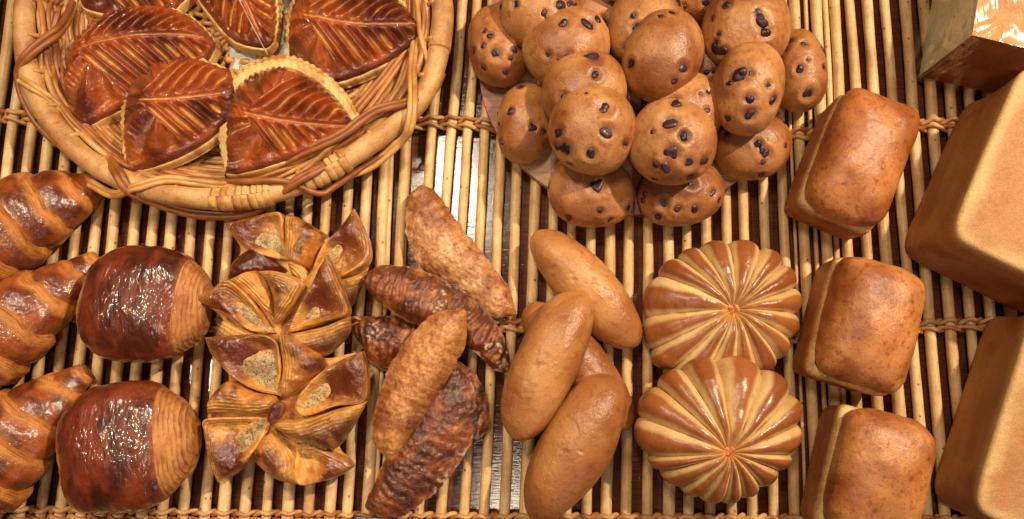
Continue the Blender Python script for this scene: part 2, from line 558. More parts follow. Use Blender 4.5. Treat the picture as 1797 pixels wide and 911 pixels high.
# ================================================================ BREAD BUILDERS
def ellipse_px(cx, cy, a, b, rot, n, sup=2.0):
    t = np.linspace(0, 2 * math.pi, n, endpoint=False)
    ca, sa = np.cos(t), np.sin(t)
    x = a * np.sign(ca) * np.abs(ca) ** (2 / sup)
    y = b * np.sign(sa) * np.abs(sa) ** (2 / sup)
    r = math.radians(rot)
    return np.stack([cx + x * math.cos(r) - y * math.sin(r), cy + x * math.sin(r) + y * math.cos(r)], -1)


def dome_grid(outline, zc, htop, hbot, apex=None, na=44, pw=2.0, flat=0.5):
    """outline (n,2) px traced at height zc -> closed polar grid (na, n, 3), with ring angle a"""
    O = U(outline[:, 0], outline[:, 1], zc)
    C = O.mean(0) if apex is None else U(apex[0], apex[1], zc)
    a = np.r_[np.linspace(0.0, math.pi / 2, int(na * 0.72), endpoint=False), np.linspace(math.pi / 2, math.pi * 0.985, na - int(na * 0.72))]
    rho = np.sin(a)
    rho = np.where(a > math.pi / 2, rho ** 0.75, rho)
    z = np.where(a <= math.pi / 2, htop * np.abs(np.cos(a)) ** (2 / pw), -hbot * np.abs(np.cos(a)) ** flat)
    P = C + rho[:, None, None] * (O - C)[None]
    P[..., 2] = zc + z[:, None]
    return P, a, rho


def add_chip(parent, origin, pos, nrm, size, k, name='chocolate_chip'):
    me = CHIPS[k % len(CHIPS)]
    o = bpy.data.objects.new(name, me)
    COL.objects.link(o)
    o.parent = parent
    o.location = Vector((pos - origin) * S)
    q = Vector(nrm).to_track_quat('Z', 'Y')
    o.rotation_mode = 'QUATERNION'
    from mathutils import Quaternion
    o.rotation_quaternion = q @ Quaternion((0, 0, 1), random.uniform(0, 6.28))
    s = size * 1.28
    o.scale = (s * random.uniform(0.8, 1.2), s * random.uniform(0.75, 1.05), s * random.uniform(0.55, 0.8))
    return o


def chip_mesh(seed):
    nu, nv = 9, 12
    a = np.linspace(0.02, math.pi - 0.02, nu)
    t = np.linspace(0, 2 * math.pi, nv, endpoint=False)
    P = np.stack([np.sin(a)[:, None] * np.cos(t), np.sin(a)[:, None] * np.sin(t), np.cos(a)[:, None] + 0 * t], -1)
    d = 1 + 0.4 * fbm(P + seed * 9.1, 0.8, 2, seed)
    d -= 0.35 * np.exp(-((P[..., 0] - 0.1) ** 2 + (P[..., 1] + 0.1) ** 2) / 0.10) * (P[..., 2] > 0)
    P = P * d[..., None]
    col = mixc(rgb(44, 28, 33), rgb(80, 36, 48), sstep(-0.3, 0.6, fbm(P + seed, 0.7, 2, 77)))
    me = make_mesh('chocolate_chip', P.reshape(-1, 3), grid_faces(nu, nv, False, True), col, 0.7)
    me.materials.append(M['chip'])
    return me


CHIPS = [chip_mesh(s) for s in range(6)]


def normals_of(P, cv=True):
    du = np.gradient(P, axis=0)
    dv = (np.roll(P, -1, 1) - np.roll(P, 1, 1)) if cv else np.gradient(P, axis=1)
    n = np.cross(du, dv)
    n /= np.linalg.norm(n, axis=-1)[..., None] + 1e-9
    return n


# ---------------------------------------------------------------- chocolate chip buns
GB = 'chocolate chip buns on the round board'


def chip_bun(label, cx, cy, a, b, rot, zb, hgt, chips, seed, tone=0.5, nrand=5):
    zc = zb + 0.36 * hgt
    ol = ellipse_px(cx, cy, a, b, rot, 112, 2.15)
    P, ang, rho = dome_grid(ol, zc, hgt * 0.64, hgt * 0.36, na=60, pw=2.1)
    o3 = P[0].mean(0)
    org = np.array([o3[0], o3[1], zb])
    n = fbm(P + seed * 211, 55, 2, 20)
    C = P.mean((0, 1))
    P = P + (P - C) * (0.035 * n)[..., None]
    P[..., 2] = np.maximum(P[..., 2], zb)
    px = PR(P)
    N = normals_of(P)
    top = ang[:, None] < 1.75
    rs = np.random.default_rng(seed + 50)
    lst = [(x, y, s) for x, y, s in chips]
    for _ in range(nrand):
        r = rs.uniform(0.78, 1.02) if rs.random() < 0.8 else rs.uniform(0.3, 0.75)
        i = np.searchsorted(rho[:int(60 * 0.72)], min(r, 0.999))
        j = rs.integers(0, 112)
        q = px[min(i, 45), j]
        lst.append((q[0], q[1], rs.uniform(3.6, 6.2)))
    dent = np.zeros(P.shape[:2])
    stain = np.zeros(P.shape[:2])
    spots = []
    for (x, y, s) in lst:
        d2 = (px[..., 0] - x) ** 2 + (px[..., 1] - y) ** 2
        d2 = np.where(top, d2, 1e9)
        i, j = np.unravel_index(np.argmin(d2), d2.shape)
        d = np.linalg.norm(P - P[i, j], axis=-1)
        dent += 0.45 * s * np.exp(-(d / (1.25 * s)) ** 2) - 0.14 * s * np.exp(-((d - 1.9 * s) / (0.7 * s)) ** 2)
        stain = np.maximum(stain, np.exp(-((d + 0.5 * s * n) / (1.25 * s)) ** 4) * rs.uniform(0.35, 0.95))
        spots.append((i, j, s))
    sgn = 1 if N[5, 0, 2] > 0 else -1
    N = N * sgn
    P = P - N * dent[..., None]
    brown = sstep(-0.6, 0.9, fbm(P + seed * 77, 60, 3, 31))
    low = sstep(1.15, 1.75, ang)[:, None]
    c0, c1 = lerp(rgb(212, 154, 98), rgb(188, 124, 68), tone), lerp(rgb(168, 106, 58), rgb(140, 76, 36), tone)
    c = mixc(c0, c1, brown)
    c = mixc(c, rgb(222, 180, 116), low * 0.5)
    c = mixc(c, rgb(88, 40, 48), stain * 0.85)
    g = 0.6 + 0.4 * sstep(-0.2, 0.6, fbm(P + seed * 13, 45, 2, 9))
    o = gridobj('chocolate_chip_bun', P, M['bun'], None, org, cv=True, col=c, gls=g, flip=sgn < 0)
    tag(o, label, 'bun', GB)
    for k, (i, j, s) in enumerate(spots):
        add_chip(o, org, P[i, j] - N[i, j] * 0.34 * s, N[i, j], s, k + seed)
    return o


ZB = BTH
L0, L1_, L2_ = ZB, 58.0, 98.0
chip_bun('chip bun at the far left rim of the round board, beside the basket', 876, 82, 55, 70, -12, L0, 78, [(850, 55, 4), (860, 62, 6), (847, 80, 5), (870, 95, 9), (896, 103, 5), (829, 88, 6), (902, 88, 5), (848, 120, 5), (915, 80, 7)], 1, 0.9, 2)
chip_bun('chip bun with a shiny crown lying lowest on the left edge of the board', 922, 216, 51, 70, 8, L0, 76, [(895, 196, 6), (934, 222, 7), (955, 232, 6), (880, 250, 5), (912, 152, 6)], 2, 0.7, 4)
chip_bun('chip bun at the bottom of the board with a large dark chip on top', 1037, 339, 76, 60, 4, L0, 76, [(1046, 324, 12), (1054, 372, 6), (1104, 366, 6), (1072, 386, 6), (962, 328, 5)], 3, 0.45, 3)
chip_bun('chip bun with a pitted face at the lower right of the board front edge', 1194, 340, 75, 58, -6, L0, 74, [(1163, 357, 8), (1219, 368, 7), (1251, 340, 7), (1190, 365, 6), (1155, 380, 6), (1128, 350, 5), (1213, 322, 8)], 4, 0.8, 3)
chip_bun('chip bun at the right rim of the board with a clustered row of chips', 1318, 256, 69, 58, 2, L0, 74, [(1330, 252, 7), (1338, 262, 8), (1346, 272, 8), (1376, 212, 5), (1380, 255, 4), (1275, 232, 6), (1265, 225, 5)], 5, 0.7, 3)
chip_bun('chip bun overhanging the board at its far right, beside the bare rods', 1402, 125, 47, 70, -10, L0, 76, [(1412, 76, 7), (1385, 72, 7), (1418, 105, 4), (1420, 165, 9), (1446, 118, 5), (1404, 120, 7), (1380, 85, 6)], 6, 0.75, 3)
chip_bun('chip bun mostly hidden low in the middle of the heap', 1050, 22, 62, 55, 10, L0, 70, [(1058, 34, 7), (1068, 45, 6)], 7, 0.6, 4)
chip_bun('low chip bun glimpsed between the heaped buns right of centre', 1243, 118, 58, 58, 0, L0, 72, [(1240, 128, 5), (1250, 126, 4)], 8, 0.6, 4)
chip_bun('chip bun cut off by the top of the picture, left of centre of the heap', 1098, -38, 66, 52, 5, L1_, 76, [(1075, 8, 7)], 9, 0.7, 5)
chip_bun('shaded chip bun at the top edge between two bigger buns', 1218, -28, 62, 58, 0, L1_ - 12, 76, [(1240, 4, 8)], 10, 0.9, 4)
chip_bun('chip bun at the top left of the heap with chips along its right flank', 946, 20, 72, 66, 14, L1_, 80, [(985, 10, 9), (1000, 5, 7), (1010, 12, 6), (990, 22, 6), (905, 8, 6), (960, 32, 4)], 11, 0.55, 3)
chip_bun('chip bun with a dark round chip and a big cluster on its upper side', 993, 82, 76, 66, -8, L1_ + 6, 82, [(989, 40, 8), (1032, 39, 11), (1050, 35, 7), (1064, 38, 7), (961, 96, 6), (998, 98, 7), (985, 107, 6)], 12, 0.35, 2)
chip_bun('chip bun half covered by the front left top bun of the heap', 1024, 158, 74, 66, -6, L1_ + 22, 82, [(1045, 98, 11), (1045, 130, 7), (990, 172, 8), (1028, 97, 5)], 13, 0.35, 3)
chip_bun('chip bun behind the plain topped one near the top of the heap', 1132, 46, 66, 72, 20, L1_ + 4, 80, [(1112, 27, 6), (1115, 48, 8), (1098, 84, 7), (1192, 4, 7)], 14, 0.4, 3)
chip_bun('pale chip bun tucked under the front right top bun', 1203, 196, 66, 66, -20, L1_ + 6, 80, [(1230, 165, 4), (1243, 162, 5), (1165, 162, 7), (1183, 178, 10), (1240, 192, 5)], 15, 0.15, 2)
chip_bun('smooth plain topped chip bun in the upper middle of the heap', 1163, 99, 69, 80, 22, L1_ + 26, 88, [(1106, 112, 8), (1201, 121, 9), (1200, 30, 9), (1181, 21, 6), (1183, 142, 6)], 16, 0.5, 2)
chip_bun('big chip bun at the upper right of the heap with a torn berry patch', 1309, 50, 76, 76, 0, L1_ + 14, 86, [(1338, 36, 10), (1345, 55, 9), (1330, 20, 6), (1253, 86, 8), (1270, 92, 8), (1257, 72, 5), (1273, 7, 8)], 17, 0.45, 2)
chip_bun('front left top bun of the heap with five bold dark chips', 1040, 228, 77, 75, 12, L2_, 88, [(1061, 189, 11), (1065, 231, 9), (1035, 269, 8), (980, 233, 8), (990, 262, 11), (975, 258, 7), (1098, 252, 7)], 18, 0.3, 2)
chip_bun('front right top bun of the heap with many chips over its face', 1180, 251, 77, 73, 8, L2_, 88, [(1174, 214, 11), (1201, 240, 8), (1178, 271, 11), (1208, 284, 8), (1144, 232, 4), (1236, 286, 9), (1170, 295, 8), (1150, 290, 5), (1185, 180, 10), (1212, 312, 8), (1148, 316, 7)], 19, 0.3, 1)
chip_bun('tall oval top bun at the right of the heap with a large berry', 1312, 155, 62, 79, 8, L2_ - 4, 88, [(1296, 129, 14), (1318, 128, 4), (1349, 149, 6), (1317, 173, 8), (1314, 201, 9), (1359, 177, 9), (1278, 145, 5)], 20, 0.3, 1)


# ---------------------------------------------------------------- long smooth buns
def long_bun(label, pts, zb, hgt, seed, tone):
    ol = spline(pts, 132, True)
    zc = zb + 0.4 * hgt
    P, ang, rho = dome_grid(ol, zc, hgt * 0.6, hgt * 0.4, na=56, pw=2.15)
    org = np.array([*P[0].mean(0)[:2], zb])
    C = P.mean((0, 1))
    P = P + (P - C) * (0.03 * fbm(P + seed * 211, 70, 2, 20) + 0.006 * fbm(P + seed * 31, 16, 2, 21))[..., None]
    rs = np.random.default_rng(seed)
    N = normals_of(P)
    sgn = 1 if N[5, 0, 2] > 0 else -1
    N = N * sgn
    dent = 0
    mark = np.zeros(P.shape[:2])
    for _ in range(44):          # small blisters and pits of the baked skin
        i, j = rs.integers(2, 34), rs.integers(0, 132)
        d = (P - P[i, j]) * np.array([1, 1.6, 1])
        d = np.linalg.norm(d, axis=-1)
        s = rs.uniform(2.0, 5.5)
        dent = dent + rs.choice((-1, 1)) * 0.30 * s * np.exp(-(d / s) ** 2)
        mark = np.maximum(mark, np.exp(-(d / (1.2 * s)) ** 2) * rs.uniform(0.2, 0.8))
    for _ in range(3):           # short curved wrinkles
        i, j = rs.integers(4, 26), rs.integers(0, 132)
        a_ = rs.uniform(0, 3.14)
        e_ = (P - P[i, j])[..., :2] @ np.array([[math.cos(a_), -math.sin(a_)], [math.sin(a_), math.cos(a_)]])
        cre = np.exp(-((e_[..., 1] - 0.02 * e_[..., 0] ** 2 + 1.5 * fbm(P, 9, 2, 3)) / 1.8) ** 2 - (e_[..., 0] / 13) ** 2)
        dent = dent + 1.5 * cre
        mark = np.maximum(mark, 0.6 * cre)
    P = P - N * np.asarray(dent)[..., None]
    c = mixc(lerp(rgb(212, 152, 92), rgb(188, 126, 70), tone), lerp(rgb(172, 108, 56), rgb(144, 84, 42), tone), sstep(-0.7, 0.8, fbm(P + seed * 7, 80, 3, 5)))
    c = mixc(c, rgb(160, 92, 44), mark * 0.5)
    c = mixc(c, rgb(220, 176, 112), sstep(1.3, 1.8, ang)[:, None] * 0.4)
    o = gridobj('long_bun', P, M['longbun'], None, org, cv=True, col=c, gls=0.75 + 0.2 * fbm(P, 60, 2, 4), flip=sgn < 0)
    tag(o, label, 'bun', 'smooth long buns')


long_bun('smooth golden long bun lying highest, leaning from upper left to lower right', [(945, 404), (985, 408), (1040, 444), (1090, 500), (1122, 560), (1122, 600), (1092, 612), (1045, 592), (990, 535), (945, 470), (929, 425)], 0, 88, 1, 0.1)
long_bun('long bun mostly buried under the other two, only flanks showing', [(925, 535), (955, 530), (1010, 560), (1060, 615), (1100, 680), (1112, 730), (1100, 756), (1060, 745), (1010, 700), (950, 630), (915, 570)], 0, 78, 2, 0.75)
long_bun('plump curved long bun standing on the pile, leftmost of the long buns', [(985, 514), (1020, 511), (1041, 540), (1036, 590), (1010, 660), (972, 730), (930, 770), (895, 768), (878, 730), (885, 670), (910, 610), (945, 545)], 36, 92, 3, 0.55)
long_bun('large long bun nearest the bottom edge, with a wrinkled scar on its crust', [(1040, 657), (1078, 660), (1099, 690), (1092, 750), (1065, 820), (1015, 880), (965, 912), (930, 908), (917, 870), (928, 810), (965, 735), (1005, 680)], 36, 94, 4, 0.6)


# ---------------------------------------------------------------- striped pleated buns
def pleated_bun(label, pts, apex, zb, hgt, npet, seed, bias, tone):
    NA = npet * 14
    ol = spline(pts, 240, True)
    # resample the outline by angle around the pinched centre
    d = ol - np.asarray(apex)
    th = np.arctan2(d[:, 1], d[:, 0])
    od = np.argsort(th)
    thr, rr = th[od], np.linalg.norm(d[od], axis=1)
    rs = np.random.default_rng(seed)
    cuts = np.linspace(0, 2 * math.pi, npet, endpoint=False) + rs.uniform(-0.085, 0.085, npet)
    cuts = np.r_[cuts, cuts[0] + 2 * math.pi]
    zc = zb + 0.42 * hgt
    root = thing('pleated_bun', label, 'bun', (*U(*np.mean(pts, 0), zb)[:2], zb), 'striped pleated buns')
    org = np.array(root.location) / S
    A = U(apex[0], apex[1], zc)
    a = np.r_[np.linspace(0.05, math.pi / 2, 46, endpoint=False), np.linspace(math.pi / 2, math.pi * 0.97, 16)]
    rho = np.sin(a)
    rho = np.where(a > math.pi / 2, rho ** 0.7, rho)
    zz = np.where(a <= math.pi / 2, 0.58 * hgt * np.abs(np.cos(a)) ** 0.85, -0.42 * hgt * np.abs(np.cos(a)) ** 0.5)
    for k in range(npet):
        m = 25
        q = np.linspace(0, 1, m)
        t = cuts[k] + (cuts[k + 1] - cuts[k]) * q
        tw = (t + math.pi) % (2 * math.pi) - math.pi
        r = np.interp(tw, np.r_[thr[-1] - 2 * math.pi, thr, thr[0] + 2 * math.pi], np.r_[rr[-1], rr, rr[0]])
        lobe = np.sin(math.pi * q) ** 0.62                    # rounded pleat between two creases
        env = np.sin(np.minimum(a, math.pi / 2)) ** 0.5 * np.where(a > 2.2, 0.4, 1)
        R = r[None] * rho[:, None] * (1 - 0.075 * (1 - lobe[None]) * np.ones_like(rho)[:, None])
        O = np.stack([apex[0] + R * np.cos(t)[None], apex[1] + R * np.sin(t)[None]], -1)
        P = U(O[..., 0], O[..., 1], zc)
        z = zz[:, None] + 0 * q[None]
        pinch = np.exp(-(rho / 0.16) ** 2)[:, None] * (a < 1.5)[:, None]
        z = z - pinch * 0.22 * hgt - (1 - lobe[None]) * 0.13 * hgt * env[:, None] * (a < 1.6)[:, None]
        P[..., 2] = zc + z
        P[..., 2] += 2.6 * fbm(P + seed * 50, 40, 3, 11)
        # creamy flank / browned crest, the brown side slightly to one flank
        sgn = 1.0 if math.cos(tw[m // 2]) >= 0 else -1.0
        cq = 0.5 + sgn * bias * abs(math.cos(tw[m // 2])) + rs.uniform(-0.05, 0.05)
        wq = rs.uniform(0.22, 0.29)
        x = q[None] + 0.05 * fbm(P + 9, 30, 2, 3)
        br = (1 - sstep(wq - 0.08, wq + 0.13, np.abs(x - cq)))
        outer = sstep(0.55, 1.0, rho)[:, None] * (a < 2.4)[:, None]
        br = np.clip(br + outer * 0.35 * sstep(0.05, 0.4, lobe)[None] * tone, 0, 1) * (1 - 0.35 * pinch)
        c = mixc(lerp(rgb(232, 200, 144), rgb(220, 178, 118), rs.random()), lerp(rgb(166, 98, 50), rgb(144, 80, 40), rs.random()), br)
        crack = np.exp(-((np.minimum(q, 1 - q)[None] * r.mean() * 0.39 * np.maximum(rho, 0.1)[:, None]) / 1.3) ** 2) * sstep(-0.2, 0.5, fbm(P, 20, 2, 71))
        c = mixc(c, rgb(150, 100, 58), crack * 0.7)
        c = mixc(c, rgb(214, 150, 84), pinch * 0.8)
        c = mixc(c, rgb(240, 206, 146), sstep(2.0, 2.6, a)[:, None] * 0.6)
        gridobj('petal', P, M['striped'], root, org, col=c, gls=0.35 + 0.65 * br)
    # pinched knot in the middle
    e = ellipse_px(apex[0], apex[1], 25, 21, rs.uniform(0, 90), 48)
    P, an, rh = dome_grid(e, zc + 0.33 * hgt, 0.09 * hgt, 14, na=24)
    P[..., 2] += 5.0 * fbm(P + seed * 5, 9, 2, 2) - 1.5 * np.exp(-(rh / 0.4) ** 2)[:, None]
    gridobj('pinched_knot', P, M['striped'], root, org, cv=True, col=mixc(rgb(206, 140, 78), rgb(168, 96, 46), sstep(-0.3, 0.5, fbm(P, 8, 2, 8))), gls=0.5, flip=True)


pleated_bun('striped brown and cream pleated bun lying behind, partly covered by its twin', [(1185, 448), (1250, 423), (1320, 425), (1375, 455), (1403, 510), (1398, 575), (1365, 640), (1300, 668), (1210, 668), (1150, 640), (1130, 585), (1127, 530), (1145, 485)], (1278, 546), 0, 92, 16, 5, 0.05, 0.6)
pleated_bun('striped pleated bun in front, resting on its twin, with paler broad pleats', [(1190, 640), (1265, 621), (1340, 640), (1388, 680), (1407, 735), (1392, 800), (1350, 850), (1290, 882), (1235, 880), (1170, 845), (1125, 790), (1113, 735), (1135, 685)], (1268, 790), 26, 106, 16, 9, 0.10, 1.0)


# ---------------------------------------------------------------- box shaped loaves
def rrect(n, hx, hy, sup):
    t = np.linspace(0, 2 * math.pi, n, endpoint=False)
    # denser sampling near the corners
    ca, sa = np.cos(t), np.sin(t)
    return np.stack([hx * np.sign(ca) * np.abs(ca) ** (2 / sup), hy * np.sign(sa) * np.abs(sa) ** (2 / sup)], -1)


def frame_from(LL, UL, LR):
    a, b, c = U(*LL, 0.0), U(*UL, 0.0), U(*LR, 0.0)
    ey = (b - a)[:2]
    ln = np.linalg.norm(ey)
    ey = ey / ln
    ex = np.array([ey[1], -ey[0]])
    wd = (c - a)[:2] @ ex
    ctr = a[:2] + ey * ln / 2 + ex * wd / 2
    return ctr, ex, ey, wd, ln


def place(loc, ctr, ex, ey):
    P = np.zeros(loc.shape)
    P[..., :2] = ctr + loc[..., :1] * ex + loc[..., 1:2] * ey
    P[..., 2] = loc[..., 2]
    return P


def mini_loaf(label, LL, UL, LR, h1, h2, seed, tone):
    ctr, ex, ey, wd, ln = frame_from(LL, UL, LR)
    ctr = ctr - ex * (wd * 0.10 + 7) - ey * 5
    wd = wd * 0.80 + 8
    root = thing('mini_loaf', label, 'loaf', (ctr[0], ctr[1], 0), 'small domed loaves')
    org = np.array([ctr[0], ctr[1], 0])
    ang = math.atan2(ex[1], ex[0])
    n = 160
    # straight sided body, a little wider upward, closed underneath
    zs = np.array([0, 0, 2, 6, 14, 26, 40, 54, 66, 74, 80, 84, 85]) / 85.0 * h1
    sc_ = np.array([0.02, 0.93, 0.97, 0.985, 0.99, 0.995, 1.0, 1.01, 1.015, 1.01, 0.995, 0.965, 0.90])
    base = rrect(n, wd / 2, ln / 2, 10.0)
    zs = np.interp(np.linspace(0, 12, 49), np.arange(13), zs)
    sc_ = np.interp(np.linspace(0, 12, 49), np.arange(13), sc_)
    loc = np.concatenate([base[None] * sc_[:, None, None], np.repeat(zs[:, None, None], n, 1)], -1)
    P = place(loc, ctr, ex, ey)
    C = np.array([ctr[0], ctr[1], h1 / 2])
    nn = fbm(P + seed * 91, 50, 2, 4)
    P[..., :2] += (P - C)[..., :2] * (0.02 * nn)[..., None]
    zt = (zs / h1)[:, None] + 0.08 * fbm(P + seed, 45, 2, 41)
    c = mixc(rgb(190, 122, 66), rgb(164, 96, 48), sstep(-0.5, 0.7, fbm(P + seed * 3, 40, 3, 3)))
    c = mixc(c, rgb(236, 196, 126), sstep(0.78, 0.98, zt))
    gridobj('body', P, M['loaf'], root, org, cv=True, col=c, gls=0.4)
    # domed crown that has risen out of the tin
    a = np.r_[np.linspace(0, math.pi / 2, 44, endpoint=False), np.linspace(math.pi / 2, math.pi * 0.9, 14)]
    rho = np.sin(a) ** 0.8
    rho = np.where(a > math.pi / 2, 1 - 0.16 * ((a - math.pi / 2) / 1.25) ** 1.3, rho)
    z = np.where(a <= math.pi / 2, (h2 - h1) * np.abs(np.cos(a)) ** 0.9, -0.55 * (h2 - h1) * np.abs(np.cos(a)) ** 0.8)
    ol = rrect(n, wd * 0.515, ln * 0.512, 5.2)
    loc = np.concatenate([ol[None] * rho[:, None, None], np.repeat(z[:, None, None], n, 1)], -1)
    loc[..., 2] += h1 + 8
    loc[..., 0] += wd * 0.03
    loc[..., 1] += ln * 0.012
    P = place(loc, ctr, ex, ey)
    P += (P - np.array([ctr[0], ctr[1], h1])) * (0.035 * fbm(P + seed * 17, 55, 2, 6) + 0.012 * fbm(P + seed * 17, 22, 2, 7))[..., None]
    c = mixc(lerp(rgb(218, 150, 88), rgb(198, 124, 66), tone), rgb(160, 90, 44), sstep(-0.6, 0.9, fbm(P + seed * 5, 60, 3, 3)))
    c = mixc(c, rgb(228, 178, 110), sstep(1.5, 1.9, a)[:, None] * 0.9)
    gridobj('crown', P, M['loaf'], root, org, cv=True, col=c, gls=0.75, flip=True)


mini_loaf('small domed loaf farthest back, tilted, just below the wrapped loaf', (1378, 377), (1452, 187), (1530, 428), 86, 136, 1, 0.8)
mini_loaf('middle one of the three small domed loaves', (1396, 653), (1444, 458), (1565, 695), 80, 132, 2, 0.45)
mini_loaf('small domed loaf cut off by the bottom edge, with a freckled crown', (1409, 905), (1454, 704), (1584, 948), 80, 130, 3, 0.2)


def pan_loaf(name, label, LL, UL, wd, h, seed):
    a, b = U(*LL, 0.0), U(*UL, 0.0)
    ey = (b - a)[:2]
    ln = np.linalg.norm(ey)
    ey = ey / ln
    ex = np.array([ey[1], -ey[0]])
    ctr = a[:2] + ey * ln / 2 + ex * wd / 2
    org = np.array([ctr[0], ctr[1], 0])
    n = 200
    zl = np.r_[0, 0, np.linspace(2, h - 9, 22), h - 9 + 9 * np.sin(np.linspace(0.1, math.pi / 2, 10)), np.full(26, h)]
    ins = np.r_[ln, 3, 1.5, np.zeros(21), 9 - 9 * np.cos(np.linspace(0.1, math.pi / 2, 10)), 9 + (min(wd, ln) / 2 - 10) * np.linspace(0.03, 1, 26)]
    rings = []
    for z, i in zip(zl, ins):
        hx, hy = max(wd / 2 - i, 0.5), max(ln / 2 - i, 0.5 if i > ln / 2 else ln / 2 - i)
        rings.append(np.concatenate([rrect(n, hx, hy, 9.0 if i < 20 else 9.0), np.full((n, 1), z)], -1))
    loc = np.array(rings)
    P = place(loc, ctr, ex, ey)
    edge_z = sstep(h - 34, h - 8, loc[..., 2])
    inner = np.minimum(wd / 2 - np.abs(loc[..., 0]), ln / 2 - np.abs(loc[..., 1]))
    P[..., 2] -= 3.0 * sstep(18, 70, inner) * (loc[..., 2] > h - 1) + 0.9 * fbm(P + seed * 9, 50, 3, 8) * (loc[..., 2] > h - 20)
    # softly slumped side walls
    wall = np.sin(np.clip(loc[..., 2] / h, 0, 1) * math.pi)
    C = np.array([ctr[0], ctr[1], h / 2])
    P[..., :2] -= (P - C)[..., :2] * (0.03 * wall + 0.008 * fbm(P + seed, 60, 2, 2))[..., None]
    wob = 0.6 * fbm(P + seed * 3, 35, 3, 12)
    top_in = sstep(10, 34, inner + 14 * wob)
    c = mixc(rgb(190, 130, 74), rgb(166, 104, 54), sstep(-0.5, 0.6, fbm(P + seed, 40, 3, 3)))
    pale = sstep(h - 30, h - 4, loc[..., 2] + 10 * wob) * (1 - top_in * (loc[..., 2] > h - 1.5))
    c = mixc(c, rgb(196, 138, 82), top_in * (loc[..., 2] > h - 1.5))
    c = mixc(c, rgb(232, 196, 134), pale * 0.75)
    o = gridobj(name, P, M['pan'], None, org, cv=True, col=c, gls=0.3)
    o.data.name = name
    tag(o, label, 'loaf', 'tall square pan loaves')
    return o


pan_loaf('pan_loaf', 'large pale square loaf at the right edge below the wrapped loaf', (1573, 447), (1694, 170), 255, 163, 1)
pan_loaf('pan_loaf', 'large square loaf in the lower right corner of the picture', (1626, 876), (1732, 542), 255, 128, 2)

# wrapped loaf
W0 = U(1706, 62, 165.0)
fx = (U(1797, 83, 165.0) - W0)[:2]
fx /= np.linalg.norm(fx)
fy = np.array([-fx[1], fx[0]])
wl = thing('wrapped_loaf', 'cut square loaf wrapped in clear film in the upper right corner', 'loaf', (W0[0] + fx[0] * 120, W0[1] + fy[1] * 90, 0))
worg = np.array(wl.location) / S


def box_face(o, u, v, nu, nv, name, material, colr, gls, amp, seed):
    s, t = np.meshgrid(np.linspace(0, 1, nu), np.linspace(0, 1, nv), indexing='ij')
    P = o + s[..., None] * u + t[..., None] * v
    nrm = np.cross(u, v)
    nrm = nrm / np.linalg.norm(nrm)
    P = P + nrm * (amp * fbm(P + seed, 40, 3, 4))[..., None] * (np.minimum(np.minimum(s, 1 - s), np.minimum(t, 1 - t)) > 0)[..., None]
    c = mixc(colr[0], colr[1], sstep(-0.6, 0.6, fbm(P + seed, 45, 3, 5)))
    return gridobj(name, P, material, wl, worg, col=c, gls=gls)


X3, Y3, Z3 = np.array([*fx, 0]) * 250, np.array([*fy, 0]) * 200, np.array([0, 0, 165.0])
o0 = np.array([W0[0], W0[1], 0])
box_face(o0, X3, Z3, 40, 30, 'front_crust', M['pan'], (rgb(176, 108, 54), rgb(150, 84, 38)), 0.3, 1.5, 3)
box_face(o0 + Y3, -Y3, Z3, 40, 30, 'cut_face', M['crumb'], (rgb(226, 220, 196), rgb(206, 198, 170)), 0.2, 1.5, 5)
box_face(o0 + Z3, X3, Y3, 40, 40, 'top_crust', M['pan'], (rgb(216, 156, 92), rgb(196, 134, 74)), 0.3, 1.5, 7)
box_face(o0 + X3, Y3, Z3, 4, 4, 'end_crust', M['pan'], (rgb(216, 156, 92), rgb(196, 134, 74)), 0.3, 1.0, 7)
box_face(o0 + X3 + Y3, -X3, Z3, 4, 4, 'back_crust', M['pan'], (rgb(216, 156, 92), rgb(196, 134, 74)), 0.3, 1.0, 7)
# the film bag: loose round the loaf, flared at the foot
nF = 260
ring = rrect(nF, 132, 107, 10.0)
zf = np.r_[np.linspace(1, 171, 34), np.full(26, 172)]
scl = np.r_[1 + 0.05 * np.exp(-np.linspace(0, 6, 34)) + 0 * zf[:34], np.linspace(0.995, 0.05, 26)]
loc = np.concatenate([ring[None] * scl[:, None, None], np.repeat(zf[:, None, None], nF, 1)], -1)
P = np.zeros(loc.shape)
cen = o0[:2] + fx * 125 + fy * 100
P[..., :2] = cen + loc[..., :1] * fx + loc[..., 1:2] * fy
P[..., 2] = loc[..., 2]
q = np.stack([P[..., 0] * 0.5 + P[..., 1] * 0.5, P[..., 0] - P[..., 1], P[..., 2] * 0.6], -1)
cr = 1 - 2 * np.abs(fbm(q, 46, 3, 6))
D = P - np.array([*cen, 80])
D /= np.linalg.norm(D, axis=-1)[..., None]
P = P + D * (3.2 + 2.6 * cr)[..., None]
P[..., 2] = np.maximum(P[..., 2], 0.6)
gridobj('film_bag', P, M['film'], wl, worg, cv=True, col=np.array([1.0, 1, 1]), gls=1.0)


